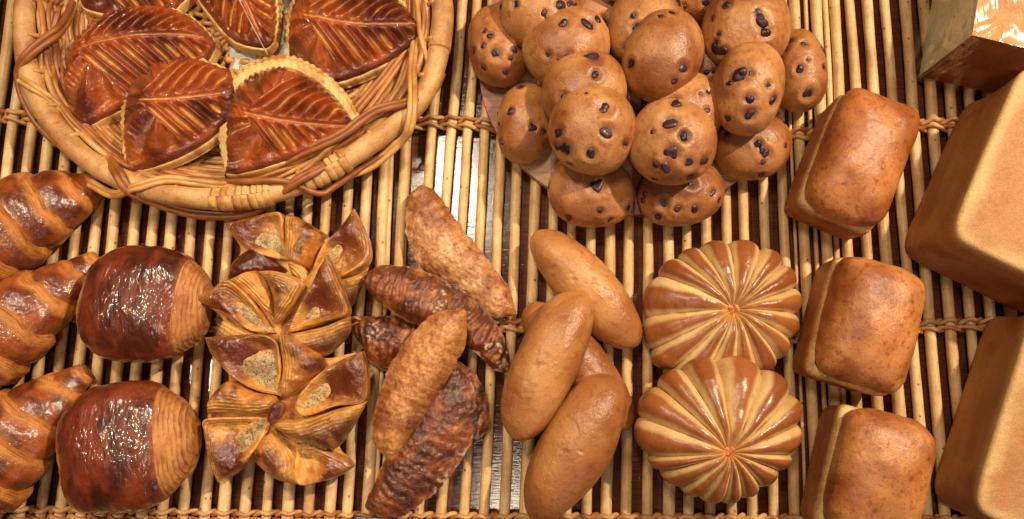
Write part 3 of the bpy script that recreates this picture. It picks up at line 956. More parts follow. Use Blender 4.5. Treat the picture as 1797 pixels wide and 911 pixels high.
# ---------------------------------------------------------------- traced pastries: two boundary lines from tip to tip
def lens(Lp, Rp, plane, nu, nv, rscal=None, bulge=1.0):
    """plane: z of the traced outline, number or (z, dz/dpx, dz/dpy, x0, y0). returns XY grid, u, v, left/right widths"""
    l, r = spline(Lp, nu), spline(Rp, nu)
    v = np.linspace(0, 1, nv)
    # finer sampling near both borders
    v = 0.5 - 0.5 * np.cos(v * math.pi)
    v = lerp(v, np.linspace(0, 1, nv), 0.4)
    O = l[:, None] * (1 - v)[None, :, None] + r[:, None] * v[None, :, None]
    if isinstance(plane, tuple):
        z0 = plane[0] + plane[1] * (O[..., 0] - plane[3]) + plane[2] * (O[..., 1] - plane[4])
    else:
        z0 = np.full(O.shape[:2], float(plane))
    P = U(O[..., 0], O[..., 1], z0)
    wl_ = np.linalg.norm(P - P[:, :1], axis=-1)
    wr_ = np.linalg.norm(P - P[:, -1:], axis=-1)
    u = np.linspace(0, 1, nu)
    return P, O, u[:, None] + 0 * wl_, v[None] + 0 * wl_, wl_, wr_


def closed_lens(P, top, bottom, col, gls, name, material, parent, org, botcol=None):
    """top/bottom are z offsets on the grid P; closes the shell round its borders"""
    Pt, Pb = P.copy(), P.copy()
    Pt[..., 2] += top
    Pb[..., 2] += bottom
    A = np.concatenate([Pt, Pb[:, ::-1]], 1)
    bc = botcol if botcol is not None else np.broadcast_to(rgb(190, 130, 70), col.shape)
    c = np.concatenate([col, bc[:, ::-1]], 1)
    g = np.concatenate([np.broadcast_to(gls, P.shape[:2]), np.full(P.shape[:2], 0.2)], 1)
    return gridobj(name, A, material, parent, org, cv=True, col=c, gls=g)


# ---------------------------------------------------------------- apple turnovers in the basket
def turnover(label, Lp, Rp, zb, H, mid, rim, seed, spacing=27.0, plane=None, scal=13.0):
    nu, nv = 210, 130
    A = np.mean(np.vstack([Lp, Rp]), 0)
    pl = zb + 8.0 if plane is None else plane
    zav = zb + 8.0
    c0 = U(A[0], A[1], zav)
    root = thing('apple_turnover', label, 'turnover', (c0[0], c0[1], zb), 'glazed leaf pattern turnovers in the basket')
    org = np.array(root.location) / S
    rs = np.random.default_rng(seed)
    # lower pastry sheet with its ruffled pale rim
    Rs = spline(Rp, 400)
    tg = np.gradient(Rs, axis=0)
    tg /= np.linalg.norm(tg, axis=1)[:, None] + 1e-9
    nrm = np.stack([tg[:, 1], -tg[:, 0]], -1)
    cen = spline(Lp, 400).mean(0)
    if np.sum(nrm * (Rs - cen)) < 0:
        nrm = -nrm
    arc = np.r_[0, np.cumsum(np.linalg.norm(np.diff(Rs, axis=0), axis=1))]
    env = np.sin(np.linspace(0, math.pi, 400)) ** 0.4
    ph = rs.uniform(0, 6)
    scl = np.abs(np.sin(arc * math.pi / scal + ph)) * env
    Ro = Rs + nrm * (3.4 * scl - 1.2)[:, None]
    P, O, u, v, wl_, wr_ = lens(Lp, Ro, pl, nu, nv)
    edge = np.minimum(wr_, wl_)
    ruf = np.abs(np.sin(np.interp(u, np.linspace(0, 1, 400), arc) * math.pi / scal + ph))
    rimh = np.sin(np.clip(wr_ / max(rim, 9.0), 0, 1) * math.pi / 2)
    step = np.tanh((wr_ - 0.45 * rim - 2.0 * ruf) / 1.2)            # two ruffled leaves of dough
    top = (5 + 7 * rimh + 12 * np.exp(-wl_ / 14)) * (1 - np.exp(-edge / 2.2)) + (4.2 * ruf - 2.0) * np.exp(-wr_ / 16) + 2.4 * step * np.exp(-wr_ / 22) + 1.4 * fbm(P, 14, 2, 2)
    bot = -8 * (1 - np.exp(-edge / 4))
    c = mixc(rgb(232, 190, 122), rgb(190, 128, 66), sstep(-0.2, 0.9, fbm(P + seed, 18, 3, 4)))
    c = mixc(c, rgb(150, 92, 44), 0.6 * np.exp(-((wr_ - 0.45 * rim - 2.0 * ruf) / 1.3) ** 2))
    c = mixc(c, rgb(160, 96, 44), 0.7 * sstep(0.35, 0.0, ruf) * np.exp(-wr_ / 9))
    closed_lens(P, top, bot, c, 0.35, 'pastry_base', M['pale_pastry'], root, org)
    # glazed leaf-scored lid
    rimw = rim * (0.2 + 0.8 * np.sin(np.linspace(0, math.pi, 400)) ** 0.35)
    Ri = Rs - nrm * (rimw - 3.0 * scl)[:, None]
    Ls = spline(Lp, 400)
    tg2 = np.gradient(Ls, axis=0)
    tg2 /= np.linalg.norm(tg2, axis=1)[:, None] + 1e-9
    n2 = np.stack([tg2[:, 1], -tg2[:, 0]], -1)
    if np.sum(n2 * (Rs.mean(0) - Ls)) < 0:
        n2 = -n2
    Li = Ls + n2 * (4.0 * env)[:, None]
    P, O, u, v, wl_, wr_ = lens(Li, Ri, pl, nu, nv)
    Aw, Bw = U(mid[0][0], mid[0][1], zav)[:2], U(mid[1][0], mid[1][1], zav)[:2]
    e1 = (Bw - Aw)
    ml = np.linalg.norm(e1)
    e1 = e1 / ml
    n1 = np.array([-e1[1], e1[0]])
    s = (P[..., :2] - Aw) @ e1
    d = (P[..., :2] - Aw) @ n1
    sn = np.clip(s / ml, -0.5, 1.3)
    d = d - (mid[2] if len(mid) > 2 else 8.0) * np.sin(sn * math.pi)
    ad = np.abs(d)
    # fan of cuts behind the leaf base, slanting cuts along the midrib
    q = s - ad * 0.92
    side = np.where(d > 0, 1.0, -1.0)
    t = q / spacing + 0.3 * side + 0.07 * fbm(P + seed * 3, 60, 2, 9)
    back = q < 0
    angf = np.arctan2(ad, -s + 30) * 4.2
    fan = np.arctan2(d, -(s - 0.9 * ad) + 46.0) * 3.6        # cuts fanning out behind the leaf base
    t = np.where(back, fan, t)
    idx = np.round(t)
    dist = np.abs(t - idx) * np.where(back, 14.0, spacing * 0.72)
    rnd = _h(idx.astype(np.int64) + 50, side.astype(np.int64) + 3, idx.astype(np.int64) * 0, seed)
    edge = np.minimum(wr_, wl_)
    inner = sstep(8, 24, edge)
    vis = sstep(5, 13, ad) * inner * sstep(-ml * 0.5, -ml * 0.3, s)
    wv = lerp(3.0, 5.6, rnd)
    groove = np.exp(-(dist / wv) ** 2) * vis
    puff = np.cos(np.clip(dist / (spacing * 0.36), 0, 1) * math.pi) * -0.5 + 0.5
    openv = groove * sstep(0.15, 0.45, rnd) * np.where(d > 0, 0.82, 1.0) * np.sin(np.clip((ad - 5) / 55, 0, 1) * math.pi) ** 0.5 * (~back)
    midg = np.exp(-(d / 2.6) ** 2) * sstep(-4, 8, s) * sstep(ml + 3, ml - 10, s)
    dome = 1 - np.exp(-edge / 20.0)
    wide = wl_ + wr_
    dome = dome * (0.55 + 0.45 * np.sin(np.clip(edge / (wide.max() * 0.5), 0, 1) * math.pi / 2))
    top = 8 + 1.3 * H * dome + (puff * 13.0 - 6.0) * inner * vis - groove * 4.0 - midg * 4.0
    crimp = np.sin(np.interp(u, np.linspace(0, 1, 400), arc) * 2 * math.pi / scal + ph)
    top += 3.4 * crimp * np.exp(-wr_ / 13) * np.sin(u * math.pi) ** 0.3
    top += 2.0 * fbm(P + seed * 5, 24, 2, 6) * inner
    top = top * (1 - np.exp(-edge / 1.6)) + 0.45 * H * np.exp(-wl_ / 12) * (1 - np.exp(-edge / 2)) - 1.0
    dark = sstep(-0.6, 0.7, fbm(P + seed * 9, 48, 3, 7) + 0.25 * (1 - inner))
    c = mixc(rgb(164, 78, 28), rgb(98, 38, 17), dark)
    c = mixc(c, rgb(96, 34, 22), sstep(14, 2, edge) * 0.45)
    pale = np.clip(sstep(0.55, 0.8, openv) + 0.75 * sstep(0.45, 0.85, midg) * (rs.uniform(0.3, 1.0)), 0, 1)
    pale = np.maximum(pale, 0.10 * sstep(0.6, 0.95, groove))
    c = mixc(c, rgb(226, 164, 92), pale * 0.95)
    closed_lens(P, top, np.full(P.shape[:2], 2.0), c, 1 - 0.75 * pale, 'glazed_lid', M['glaze'], root, org)
    return root


turnover('turnover poking out at the top edge above the big left one', [(148, 2), (160, 30), (230, 45), (300, 40), (345, 5)], [(148, 2), (170, -40), (240, -60), (310, -45), (345, 5)], 12, 34, ((185, -20), (320, -8)), 4, 1)
turnover('dark turnover at the top of the basket crossed by a thin pale glare line', [(335, -15), (372, 40), (412, 84), (468, 99), (489, 84)], [(335, -15), (380, -70), (470, -60), (494, 10), (489, 84)], 20, 38, ((400, -40), (470, 80)), 6, 2)
turnover('large dark turnover at the left of the basket, under the fluted one', [(150, 240), (225, 205), (300, 175), (365, 130), (390, 92)], [(150, 240), (120, 175), (122, 112), (152, 55), (210, 18), (285, 12), (340, 32), (378, 68), (390, 92)], 22, 48, ((158, 112), (380, 84)), 3, 3, 23)
turnover('turnover at the right of the basket with a bold pale midrib', [(512, 108), (560, 140), (600, 157), (690, 120), (752, 73)], [(512, 108), (503, 60), (518, -5), (580, -50), (660, -40), (718, 10), (745, 45), (752, 73)], 22, 46, ((545, 52), (738, 58), -14), 9, 4, 23)
turnover('turnover with a thin fluted pale rim between the dark one and the front one', [(240, 312), (310, 294), (385, 252), (428, 195), (414, 128)], [(240, 312), (220, 285), (214, 230), (218, 178), (234, 138), (272, 106), (320, 95), (368, 108), (414, 128)], 40, 46, ((268, 196), (408, 178), -8), 9, 5, 24)
turnover('front turnover with a broad pale fluted rim around its glazed lid', [(398, 314), (430, 315), (480, 303), (560, 275), (638, 226)], [(398, 314), (385, 250), (384, 190), (402, 144), (442, 110), (500, 97), (552, 115), (596, 150), (626, 192), (638, 226)], 52, 44, ((446, 218), (628, 228), -9), 23, 6, 22)

# added rod in place of a glare line over the rear turnover, sheet of paper below
p = spline([(*U(405, -30, 92)[:2], 92), (*U(440, 40, 84)[:2], 84), (*U(470, 97, 66)[:2], 66)], 20)
o = gridobj('glare_line_rod', tube_grid(p, 1.0, 8), M['paper'], None, p[0], cv=True, col=rgb(190, 160, 130), gls=0.8)
tag(o, 'thin pale rod standing in for a line of glare across the dark turnover at the top of the basket', 'glare line')
s_, t_ = np.meshgrid(np.linspace(0, 1, 40), np.linspace(0, 1, 30), indexing='ij')
O = np.stack([395 + 130 * s_ + 10 * t_, -20 + 155 * t_ + 20 * s_], -1)
P = U(O[..., 0], O[..., 1], 16.0)
P[..., 2] += 5 * fbm(P, 40, 2, 3)
c = mixc(rgb(196, 200, 186), rgb(70, 52, 40), sstep(0.05, 0.3, fbm(P + 40, 40, 2, 12)))
o = gridobj('paper_liner', P, M['paper'], None, P[0, 0], col=c, gls=0.5)
md = o.modifiers.new('thickness', 'SOLIDIFY')
md.thickness = 0.0004
tag(o, 'pale greasy paper on the basket bottom between the turnovers', 'paper')

# ---------------------------------------------------------------- wicker basket
basket = thing('wicker_basket', 'oval wicker basket with a thick cane rim holding the turnovers', 'basket', (*U(411, 20, 0)[:2], 0))
borg = np.array(basket.location) / S
ZR = 66.0
RIMPX = [(47, 0), (44, 60), (52, 125), (78, 192), (122, 252), (182, 298), (250, 328), (330, 345), (405, 349), (475, 340), (545, 314), (605, 282), (660, 245), (716, 200), (752, 150), (770, 90), (777, 20)]
rimw = U(np.array(RIMPX)[:, 0], np.array(RIMPX)[:, 1], ZR)
cx, cy = U(411, 20, ZR)[:2]
back = [(cx + 362 * math.cos(t), cy + 300 * math.sin(t), ZR) for t in np.linspace(0.15, math.pi - 0.12, 14)]
rimpts = np.vstack([rimw, np.array(back)])
rimc = spline(rimpts, 420, True)
NR = 420
arcp = np.linspace(0, 1, NR, endpoint=False)


def seg_tube(i0, i1, r, name, material, colfn, dz=0.0, ring=20):
    idx = np.arange(i0, i1 + 1) % NR
    pth = rimc[idx].copy()
    pth[:, 2] += dz
    rad = r * (1 + 0.05 * fbm(pth, 60, 2, 14))
    P = tube_grid(pth, rad, ring)
    return gridobj(name, P, material, basket, borg, cv=True, col=colfn(P), gls=0.55)


def canecol(P):
    return mixc(rgb(212, 164, 106), rgb(184, 130, 78), sstep(-0.4, 0.7, fbm(P, 50, 3, 6)))


def near(px, py):
    q = PR(rimc)
    return int(np.argmin((q[:, 0] - px) ** 2 + (q[:, 1] - py) ** 2))


iA, iB, iC = near(372, 349), near(610, 280), near(770, 90)
seg_tube(0, iA, 19.0, 'rim_cane', M['cane'], canecol)
seg_tube(iA, iC, 18.0, 'rim_cane', M['cane'], lambda P: canecol(P) * 1.05)
seg_tube(iC, NR, 19.5, 'rim_cane', M['cane'], canecol)


def binding(i, r):
    c = rimc[i % NR]
    T = rimc[(i + 1) % NR] - rimc[(i - 1) % NR]
    T /= np.linalg.norm(T)
    n = np.array([0, 0, 1.0])
    b = np.cross(T, n)
    a = np.linspace(0, 2 * math.pi, 33)
    pth = c + r * (np.cos(a)[:, None] * n + np.sin(a)[:, None] * b) + T * (a / (2 * math.pi))[:, None] * 5
    P = tube_grid(pth, 7.2, 8, False, flat=0.32)
    gridobj('binding_wrap', P, M['cane'], basket, borg, cv=True, col=mixc(rgb(222, 174, 112), rgb(190, 134, 76), sstep(-0.3, 0.6, fbm(P, 14, 2, 3))), gls=0.6)


def arc_indices(p0, p1, step):
    i0, i1 = near(*p0), near(*p1)
    pts = rimc[i0:i1]
    L = np.r_[0, np.cumsum(np.linalg.norm(np.diff(pts, axis=0), axis=1))]
    return [i0 + int(np.searchsorted(L, s)) for s in np.arange(0, L[-1], step)]


for i in arc_indices((380, 350), (482, 338), 12.5) + arc_indices((540, 316), (607, 281), 12.5):
    binding(i, 18.6)

WC = [rgb(200, 142, 82), rgb(176, 114, 60), rgb(212, 160, 98), rgb(154, 94, 48)]


def withy(path, r, col=None, gl=0.7, name='withy', n=None):
    path = np.asarray(path, float)
    rad = r * (1 + 0.06 * fbm(path, 30, 2, 8))
    P = tube_grid(path, rad, 8)
    c = WC[random.randrange(4)] if col is None else col
    cc = mixc(c, c * 0.6, sstep(0.0, 0.8, fbm(P + random.random() * 900, 55, 2, 4)) * 0.7)
    gridobj(name, P, M['withy'], basket, borg, cv=True, col=cc, gls=gl)


# woven floor and wall: rings of withies passing in front of and behind the stakes
NS = 30


def ring_path(f, z, phase, amp, wob, n=330):
    """f: share of the rim oval; closed oval strand"""
    t = np.arange(n) / n
    k = (t * NR).astype(int) % NR
    ct = np.array([cx, cy])
    xy = ct + (rimc[k, :2] - ct) * f
    w1 = np.sin(t * math.pi * NS + phase * math.pi)
    out = (xy - ct) / np.linalg.norm(xy - ct, axis=1)[:, None]
    rr_ = fbm(np.stack([xy[:, 0], xy[:, 1], np.full(n, f * 999)], -1), 130, 2, 33)
    p = np.concatenate([xy + out * (rr_ * wob)[:, None], (z + amp * w1 + 2.0 * rr_)[:, None]], 1)
    return np.vstack([p, p[:1]])


prof = [(0.10, 6), (0.16, 6), (0.22, 6), (0.28, 6), (0.34, 6), (0.40, 6), (0.45, 6), (0.50, 6), (0.55, 6), (0.595, 6), (0.64, 6.5), (0.68, 7), (0.72, 8), (0.755, 10), (0.785, 13), (0.812, 17), (0.836, 22), (0.857, 27), (0.876, 33), (0.892, 39), (0.906, 45), (0.918, 51), (0.93, 57)]
for i, (f, z) in enumerate(prof):
    withy(ring_path(f, z + 6, i % 2, 4.5, 5.0), random.uniform(5.0, 6.8))
    if f > 0.6:
        withy(ring_path(f - 0.012, z + 7, (i + 1) % 2, 4.0, 6.0), random.uniform(4.0, 5.2))
for k in range(NS):
    i = int(k / NS * NR)
    ct = np.array([cx, cy])
    d = rimc[i, :2] - ct
    pts = [np.r_[ct + d * f, z + 6] for f, z in ((0.08, 6), (0.4, 6), (0.64, 6.5), (0.755, 10), (0.836, 22), (0.892, 39), (0.94, 62), (0.97, 72))]
    withy(spline(pts, 40), 4.6, rgb(206, 152, 90), name='stake')


# loose border withies that twist over the rim; (px, py, height)
def loose(pts, r, col=None, pair=None):
    w3 = [(*U(x, y, z)[:2], z) for x, y, z in pts]
    p = spline(w3, max(30, len(pts) * 12))
    withy(p, r, col)
    if pair:
        q = p.copy()
        t = np.gradient(p, axis=0)
        t /= np.linalg.norm(t, axis=1)[:, None]
        q[:, 0] += -t[:, 1] * pair
        q[:, 1] += t[:, 0] * pair
        q[:, 2] -= 1.0
        q = q + 1.5 * np.stack([fbm(q, 40, 2, 3), fbm(q, 40, 2, 5), 0 * q[:, 0]], -1)
        withy(q, r * 0.95, col)


wb, wd_, wl2 = rgb(164, 100, 50), rgb(134, 80, 40), rgb(216, 164, 96)
loose([(128, 4, 40), (108, 42, 66), (78, 66, 84), (42, 98, 88), (30, 128, 74), (38, 170, 62), (62, 215, 52), (100, 255, 46)], 5.6, wb)
loose([(130, 20, 40), (106, 58, 66), (80, 78, 83), (50, 102, 87), (36, 124, 78), (42, 165, 66), (66, 208, 58)], 5.4, wb)
loose([(36, 135, 80), (62, 152, 87), (95, 176, 72), (128, 208, 48), (150, 236, 26)], 5.0, wl2, -7)
loose([(186, 255, 34), (192, 285, 70), (205, 310, 90), (222, 335, 84), (255, 352, 60), (320, 374, 40), (380, 381, 36), (440, 376, 40), (480, 350, 62), (520, 322, 90), (560, 300, 86), (590, 280, 62)], 6.0, wb, 8)
loose([(160, 318, 52), (200, 338, 60), (235, 326, 88), (290, 312, 84), (350, 318, 80), (392, 322, 70), (420, 318, 56)], 5.0, wl2, -7)
loose([(380, 320, 60), (440, 318, 82), (500, 318, 88), (560, 340, 64), (590, 326, 54), (640, 292, 48), (690, 262, 52)], 5.4, wb)
loose([(470, 300, 62), (540, 268, 84), (600, 240, 92), (660, 198, 92), (715, 182, 86), (760, 162, 66), (778, 130, 52)], 5.2, wb, 8)
loose([(500, 330, 76), (545, 290, 84), (590, 250, 80), (640, 200, 60), (690, 130, 44), (720, 80, 40)], 5.2, rgb(196, 132, 70))
loose([(590, 316, 42), (650, 296, 46), (700, 256, 62), (722, 225, 88), (728, 180, 94), (727, 120, 70), (735, 60, 52), (740, 0, 48)], 5.2, wl2, 8)
loose([(600, 230, 46), (650, 170, 46), (690, 120, 46), (725, 60, 48), (728, -20, 50)], 5.0, rgb(186, 120, 60), 9)
loose([(730, -20, 60), (738, 60, 66), (752, 110, 70)], 5.0, wl2)
loose([(92, 20, 56), (78, 90, 58), (95, 160, 54), (130, 215, 46), (175, 262, 40), (240, 300, 40)], 5.4, wb, 9)
loose([(66, -20, 66), (76, 50, 70), (72, 110, 66), (90, 180, 58), (140, 245, 52)], 5.0, rgb(196, 132, 70))
loose([(118, -20, 40), (112, 60, 36), (118, 120, 34), (140, 190, 28)], 5.4, rgb(206, 146, 82), -10)


# ================================================================ CROISSANTS
def croissant(label, spine_px, rads, zk, wraps, seed, tilt=-0.25):
    """spine from the visible tip to the far tip; each roll of dough is a shell of its own"""
    n = 240
    sp = spline(spine_px, n)
    R = np.interp(np.linspace(0, 1, n), np.linspace(0, 1, len(rads)), rads)
    R = np.convolve(np.pad(R, 12, mode='edge'), np.ones(25) / 25, 'valid')
    zc = R * zk
    ctr = U(sp[:, 0], sp[:, 1], 40.0)
    ctr[:, 2] = zc
    T = np.gradient(ctr, axis=0)
    T[:, 2] = 0
    T /= np.linalg.norm(T, axis=1)[:, None]
    Sd = np.stack([-T[:, 1], T[:, 0], 0 * T[:, 0]], -1)
    c0 = ctr[60]
    root = thing('croissant', label, 'croissant', (c0[0], c0[1], 0), 'croissants along the left edge')
    org = np.array(root.location) / S
    rs = np.random.default_rng(seed)
    na, nt = 54, 96
    th = np.linspace(0, 2 * math.pi, nt, endpoint=False)
    nw = len(wraps) - 1
    for k in range(nw):
        u0, u1 = wraps[k], wraps[k + 1]
        a = np.linspace(0, 1, na)
        toward_tip = u0 < 0.5
        lead = a if toward_tip else 1 - a
        # slanted boundaries
        sl = tilt * 0.045
        wob = 0.010 * fbm(np.stack([np.cos(th) * 2, np.sin(th) * 2, 0 * th + k * 5 + seed * 50], -1), 1.0, 2, 5)
        ov = 0.03
        uu0 = u0 + sl * np.cos(th) * (0 if k == 0 else 1) + (wob if k else 0) - (0 if k == 0 else 0.0)
        wob1 = 0.010 * fbm(np.stack([np.cos(th) * 2, np.sin(th) * 2, 0 * th + (k + 1) * 5 + seed * 50], -1), 1.0, 2, 5)
        uu1 = u1 + sl * np.cos(th) * (0 if k == nw - 1 else 1) + (wob1 if k < nw - 1 else 0) + (ov if k < nw - 1 else 0)
        uu = uu0[None] + (uu1 - uu0)[None] * a[:, None]
        f = np.clip(uu, 0, 1) * (n - 1)
        fi = np.clip(f.astype(int), 0, n - 2)
        fr = (f - fi)[..., None]
        c = ctr[fi] * (1 - fr) + ctr[fi + 1] * fr
        sd = Sd[fi] * (1 - fr) + Sd[fi + 1] * fr
        r = (R[fi] * (1 - fr[..., 0]) + R[fi + 1] * fr[..., 0])
        lip = sstep(0, 0.16, lead)
        off = -0.11 + 0.25 * lip - 0.16 * sstep(0.45, 1.0, lead)
        if k == 0:
            off = off * 0.35
        off = off[:, None] + 0 * th[None]
        fine = np.sin(lead * 95)[:, None] * 0.010 * (1 - sstep(0.22, 0.34, lead))[:, None]
        rr_ = r * (1 + off + fine)
        P = c + sd * (np.cos(th)[None, :] * rr_)[..., None]
        P[..., 2] = c[..., 2] + np.sin(th)[None] * rr_ * zk
        Q = P + k * 77 + seed * 300
        P += (P - c) * (0.026 * fbm(Q, 30, 3, 6))[..., None]
        band = 1 - sstep(0.20, 0.40, lead[:, None] + 0.07 * fbm(Q, 26, 2, 9))
        line = np.sin(lead[:, None] * 150 + 3.0 * fbm(Q, 40, 2, 10))
        cb = mixc(rgb(200, 130, 64), rgb(132, 70, 30), sstep(0.3, 1.0, line) * sstep(-0.5, 0.4, fbm(Q, 20, 2, 44)) * 0.85)
        cr_ = mixc(rgb(156, 80, 34), rgb(104, 45, 20), sstep(-0.6, 0.5, fbm(Q, 30, 3, 12)))
        cr_ = mixc(cr_, rgb(190, 116, 52), sstep(0.7, 1.0, lead)[:, None] * 0.55)
        col = mixc(cr_, cb, band)
        under = sstep(0.1, -0.5, np.sin(th))[None] + 0 * band
        col = mixc(col, rgb(206, 150, 86), under * 0.6)
        g = (1 - band) * (1 - 0.5 * under)
        if k == 0:
            P = np.concatenate([np.repeat(P[:1].mean(1, keepdims=True), nt, 1), P], 0)
            col = np.concatenate([col[:1], col], 0)
            g = np.concatenate([g[:1], g], 0)
        if k == nw - 1:
            P = np.concatenate([P, np.repeat(P[-1:].mean(1, keepdims=True), nt, 1)], 0)
            col = np.concatenate([col, col[-1:]], 0)
            g = np.concatenate([g, g[-1:]], 0)
        gridobj('dough_wrap', P, M['croissant'], root, org, cv=True, col=col, gls=g, flip=True)


WR = [0, 0.055, 0.165, 0.28, 0.39, 0.5, 0.61, 0.72, 0.835, 0.945, 1]
croissant('croissant farthest back, its tip tucked against the basket rim', [(163, 312), (130, 333), (80, 362), (20, 398), (-60, 440), (-150, 500), (-215, 580)], [17, 46, 62, 77, 86, 86, 76, 58, 36, 12], 0.72, WR, 1)
croissant('middle croissant of the three, its stubby tip beside the upper chocolate roll', [(156, 447), (128, 470), (82, 515), (20, 565), (-60, 620), (-150, 690), (-210, 780)], [13, 32, 55, 74, 86, 88, 76, 58, 36, 12], 0.72, WR, 2)
croissant('front croissant with a dark curled tip beside the lower chocolate roll', [(139, 652), (112, 672), (70, 716), (15, 775), (-60, 840), (-150, 910), (-210, 1000)], [15, 35, 58, 76, 86, 88, 76, 58, 36, 12], 0.72, [0, 0.06, 0.19, 0.30, 0.40, 0.5, 0.61, 0.72, 0.835, 0.945, 1], 3)


# ================================================================ CHOCOLATE ROLLS
def choc_roll(label, c_px, hl, hw, rot, h, seed, cut0=-0.90, cut1=0.60):
    """barrel of laminated dough: dark glazed middle, striped ends"""
    zc = h * 0.47
    c = U(c_px[0], c_px[1], zc)
    k = (CAM[2] - zc) / CAM[2]
    hl, hw = hl * k, hw * k
    r = math.radians(rot)
    ax, ay = np.array([math.cos(r), -math.sin(r), 0]), np.array([math.sin(r), math.cos(r), 0])
    root = thing('chocolate_roll', label, 'pastry', (c[0], c[1], 0), 'glazed chocolate rolls')
    org = np.array(root.location) / S
    th = np.linspace(0, 2 * math.pi, 140, endpoint=False)
    ct, st = np.cos(th), np.sin(th)
    sup = 2.5
    cy_ = np.sign(ct) * np.abs(ct) ** (2 / sup)
    cz_ = np.sign(st) * np.abs(st) ** (2 / sup)

    def shell(u, kind):
        # profile of the barrel along its axis
        e = np.abs(u)
        w = np.where(u < 0, (1 - np.clip(e, 0, 1) ** 3.2) ** 0.5, (1 - np.clip(e, 0, 1) ** 2.1) ** 0.58)
        w = 0.16 + 0.84 * w
        bend = 0.10 * np.sin(th)[None] * 0
        skew = 0.10 * ct[None]                       # the ends lean a little
        x = hl * (u[:, None] + skew * 0.25 * (1 - e[:, None] * 0.5))
        P = c + ax * x[..., None] + ay * (hw * w[:, None] * cy_[None])[..., None]
        P[..., 2] = zc + h * 0.5 * (w ** 0.8)[:, None] * cz_[None]
        Q = P + seed * 500
        P += (P - c) * (0.035 * fbm(Q, 60, 2, 3) + 0.012 * fbm(Q, 18, 2, 4))[..., None]
        P[..., 2] = np.maximum(P[..., 2], 0.5)
        Q = P + seed * 500
        if kind == 'top':
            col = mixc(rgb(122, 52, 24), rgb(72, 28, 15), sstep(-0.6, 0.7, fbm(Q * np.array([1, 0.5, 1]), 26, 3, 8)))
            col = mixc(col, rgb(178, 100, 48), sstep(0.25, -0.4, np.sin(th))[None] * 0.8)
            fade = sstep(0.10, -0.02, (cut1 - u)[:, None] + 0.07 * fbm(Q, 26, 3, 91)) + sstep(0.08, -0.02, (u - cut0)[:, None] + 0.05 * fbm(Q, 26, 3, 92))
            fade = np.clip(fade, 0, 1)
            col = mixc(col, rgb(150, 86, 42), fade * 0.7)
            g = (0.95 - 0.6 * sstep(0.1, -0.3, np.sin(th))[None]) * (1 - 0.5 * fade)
        else:
            line = np.sin(e[:, None] * 100 + 2.2 * fbm(Q, 60, 2, 10) + 1.2 * fbm(Q, 14, 2, 13) + 2.0 * ct[None])
            P += (P - c) * (0.006 * line)[..., None]
            col = mixc(rgb(194, 132, 76), rgb(112, 62, 30), sstep(0.6, 1.0, line) * sstep(-0.7, 0.4, fbm(Q, 25, 2, 77)) * 0.85)
            col = mixc(col, rgb(168, 104, 54), sstep(-0.3, 0.8, fbm(Q, 30, 2, 6)) * 0.6)
            g = 0.12 + 0 * col[..., 0]
        return P, col, g

    u = np.linspace(cut0, cut1, 110)
    P, col, g = shell(u, 'top')
    # the glazed sheet lies over the layers with a raised edge
    lip = np.exp(-((u - cut1) / 0.03) ** 2) + np.exp(-((u - cut0) / 0.03) ** 2)
    P += (P - c) * np.array([0, 1, 1]) * (0.030 - 0.024 * lip)[:, None, None]
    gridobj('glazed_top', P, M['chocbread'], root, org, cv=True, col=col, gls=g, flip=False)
    for u in (np.linspace(cut1 - 0.03, 1.0, 90), np.linspace(cut0 + 0.02, -1.0, 50)):
        P, col, g = shell(u, 'end')
        P = np.concatenate([P, np.repeat(P[-1:].mean(1, keepdims=True), P.shape[1], 1)], 0)
        col = np.concatenate([col, col[-1:]], 0)
        g = np.concatenate([g, g[-1:]], 0)
        gridobj('layered_end', P, M['chocbread'], root, org, cv=True, col=col, gls=g, flip=u[-1] < 0)


choc_roll('dark glazed chocolate roll with striped layered end, the upper of the two', (260, 534), 109, 98, 3, 112, 1)
choc_roll('dark glazed chocolate roll nearest the bottom edge, tilted', (229, 782), 111, 105, -8, 116, 2, cut1=0.56)


